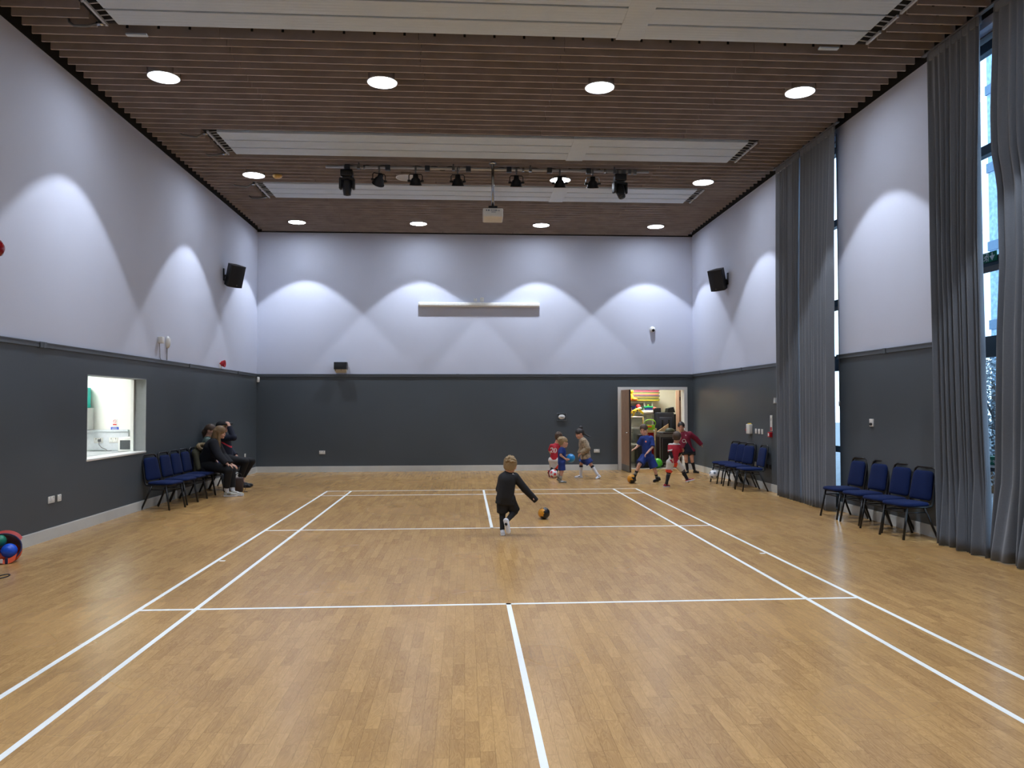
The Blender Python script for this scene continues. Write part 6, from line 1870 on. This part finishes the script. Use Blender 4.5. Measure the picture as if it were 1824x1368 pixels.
Rh = frame((0.97, -0.2, 0.12), (0, 0, 1))
F.ell(V3(hc) + Rh @ np.array([0, -0.02, 0.05]), (0.094, 0.118, 0.088), Rh, 0)
F.plane(V3(hc) + Rh @ np.array([0, 0, 0.034]), Rh @ np.array([0, 0.06, -1]))
F.ell(V3(hc) + Rh @ np.array([0, 0.13, 0.05]), (0.075, 0.095, 0.014), Rh, 0.01)
F.mesh('cap', KBLACK, p)

# parka with fur trimmed hood over a chair back
t = thing('parka', 'khaki parka with pale fur hood trim, draped over a chair back', 'coat', (-5.02, 14.98, 0))
KH = mat('parka_khaki', (70, 68, 50), 0.85, var=0.15, scale=20)
F = Field((-5.25, 14.65, 0.3), (-4.75, 15.3, 1.1), 0.007)
F.cap((-5.04, 14.83, 0.78), (-5.04, 15.13, 0.78), 0.075, None, 0.03)
F.cap((-5.03, 14.82, 0.76), (-4.99, 14.80, 0.46), 0.06, 0.07, 0.04).cap((-5.03, 15.13, 0.76), (-4.99, 15.15, 0.46), 0.06, 0.07, 0.04)
F.cap((-5.03, 14.98, 0.76), (-4.98, 14.98, 0.47), 0.085, 0.08, 0.06)
F.cap((-5.02, 14.77, 0.76), (-4.95, 14.72, 0.5), 0.05, 0.045, 0.02)
F.cap((-5.02, 15.19, 0.76), (-4.95, 15.23, 0.5), 0.05, 0.045, 0.02)
F.mesh('body', [KH], t)
F = Field((-5.25, 14.65, 0.7), (-4.7, 15.3, 1.1), 0.006)
F.cap((-5.03, 14.90, 0.86), (-5.03, 15.08, 0.86), 0.06, 0.06, 0.03)
F.mesh('hood', [KH], t)
FUR = mat('fur_trim', (140, 122, 90), 0.95, var=0.35, scale=60, bump=0.8, bscale=90)
F = Field((-5.3, 14.6, 0.6), (-4.6, 15.3, 1.15), 0.006)
rr = random.Random(5)
ptsf = [(-4.97 + 0.03 * math.sin(2 * a), 14.96 + 0.16 * math.cos(a), 0.88 + 0.055 * math.sin(a)) for a in [2 * PI * k / 16 for k in range(17)]]
for a, b in zip(ptsf[:-1], ptsf[1:]):
    F.cap(a, b, 0.03, None, 0.01)
    for q in range(5):
        e = [a[i] + rr.gauss(0, 0.014) for i in range(3)]
        F.cap(a, e, 0.016, 0.008, 0.01)
F.mesh('fur_trim', [FUR], t)

# ------------------------------------------------------------------ daylight and colour management
w = bpy.data.worlds.new('overcast_sky'); SC.world = w; w.use_nodes = True
nt = w.node_tree; bg = nt.nodes['Background']
tc = nt.nodes.new('ShaderNodeTexCoord'); nz = nt.nodes.new('ShaderNodeTexNoise'); nz.inputs['Scale'].default_value = 3.0; nz.inputs['Detail'].default_value = 4
rp = nt.nodes.new('ShaderNodeValToRGB')
rp.color_ramp.elements[0].position = 0.3; rp.color_ramp.elements[0].color = (0.42, 0.62, 0.92, 1)
rp.color_ramp.elements[1].position = 0.7; rp.color_ramp.elements[1].color = (0.85, 0.94, 1.0, 1)
nt.links.new(tc.outputs['Generated'], nz.inputs['Vector']); nt.links.new(nz.outputs['Fac'], rp.inputs['Fac'])
nt.links.new(rp.outputs['Color'], bg.inputs['Color']); bg.inputs['Strength'].default_value = SKY
vs = SC.view_settings
SC.display_settings.display_device = 'sRGB'
vs.view_transform = 'Standard'; vs.look = 'None'; vs.exposure = EXPO; vs.gamma = 1.0; vs.use_curve_mapping = False
SC.cycles.use_denoising = True
SC.cycles.max_bounces = 8; SC.cycles.diffuse_bounces = 5; SC.cycles.glossy_bounces = 3
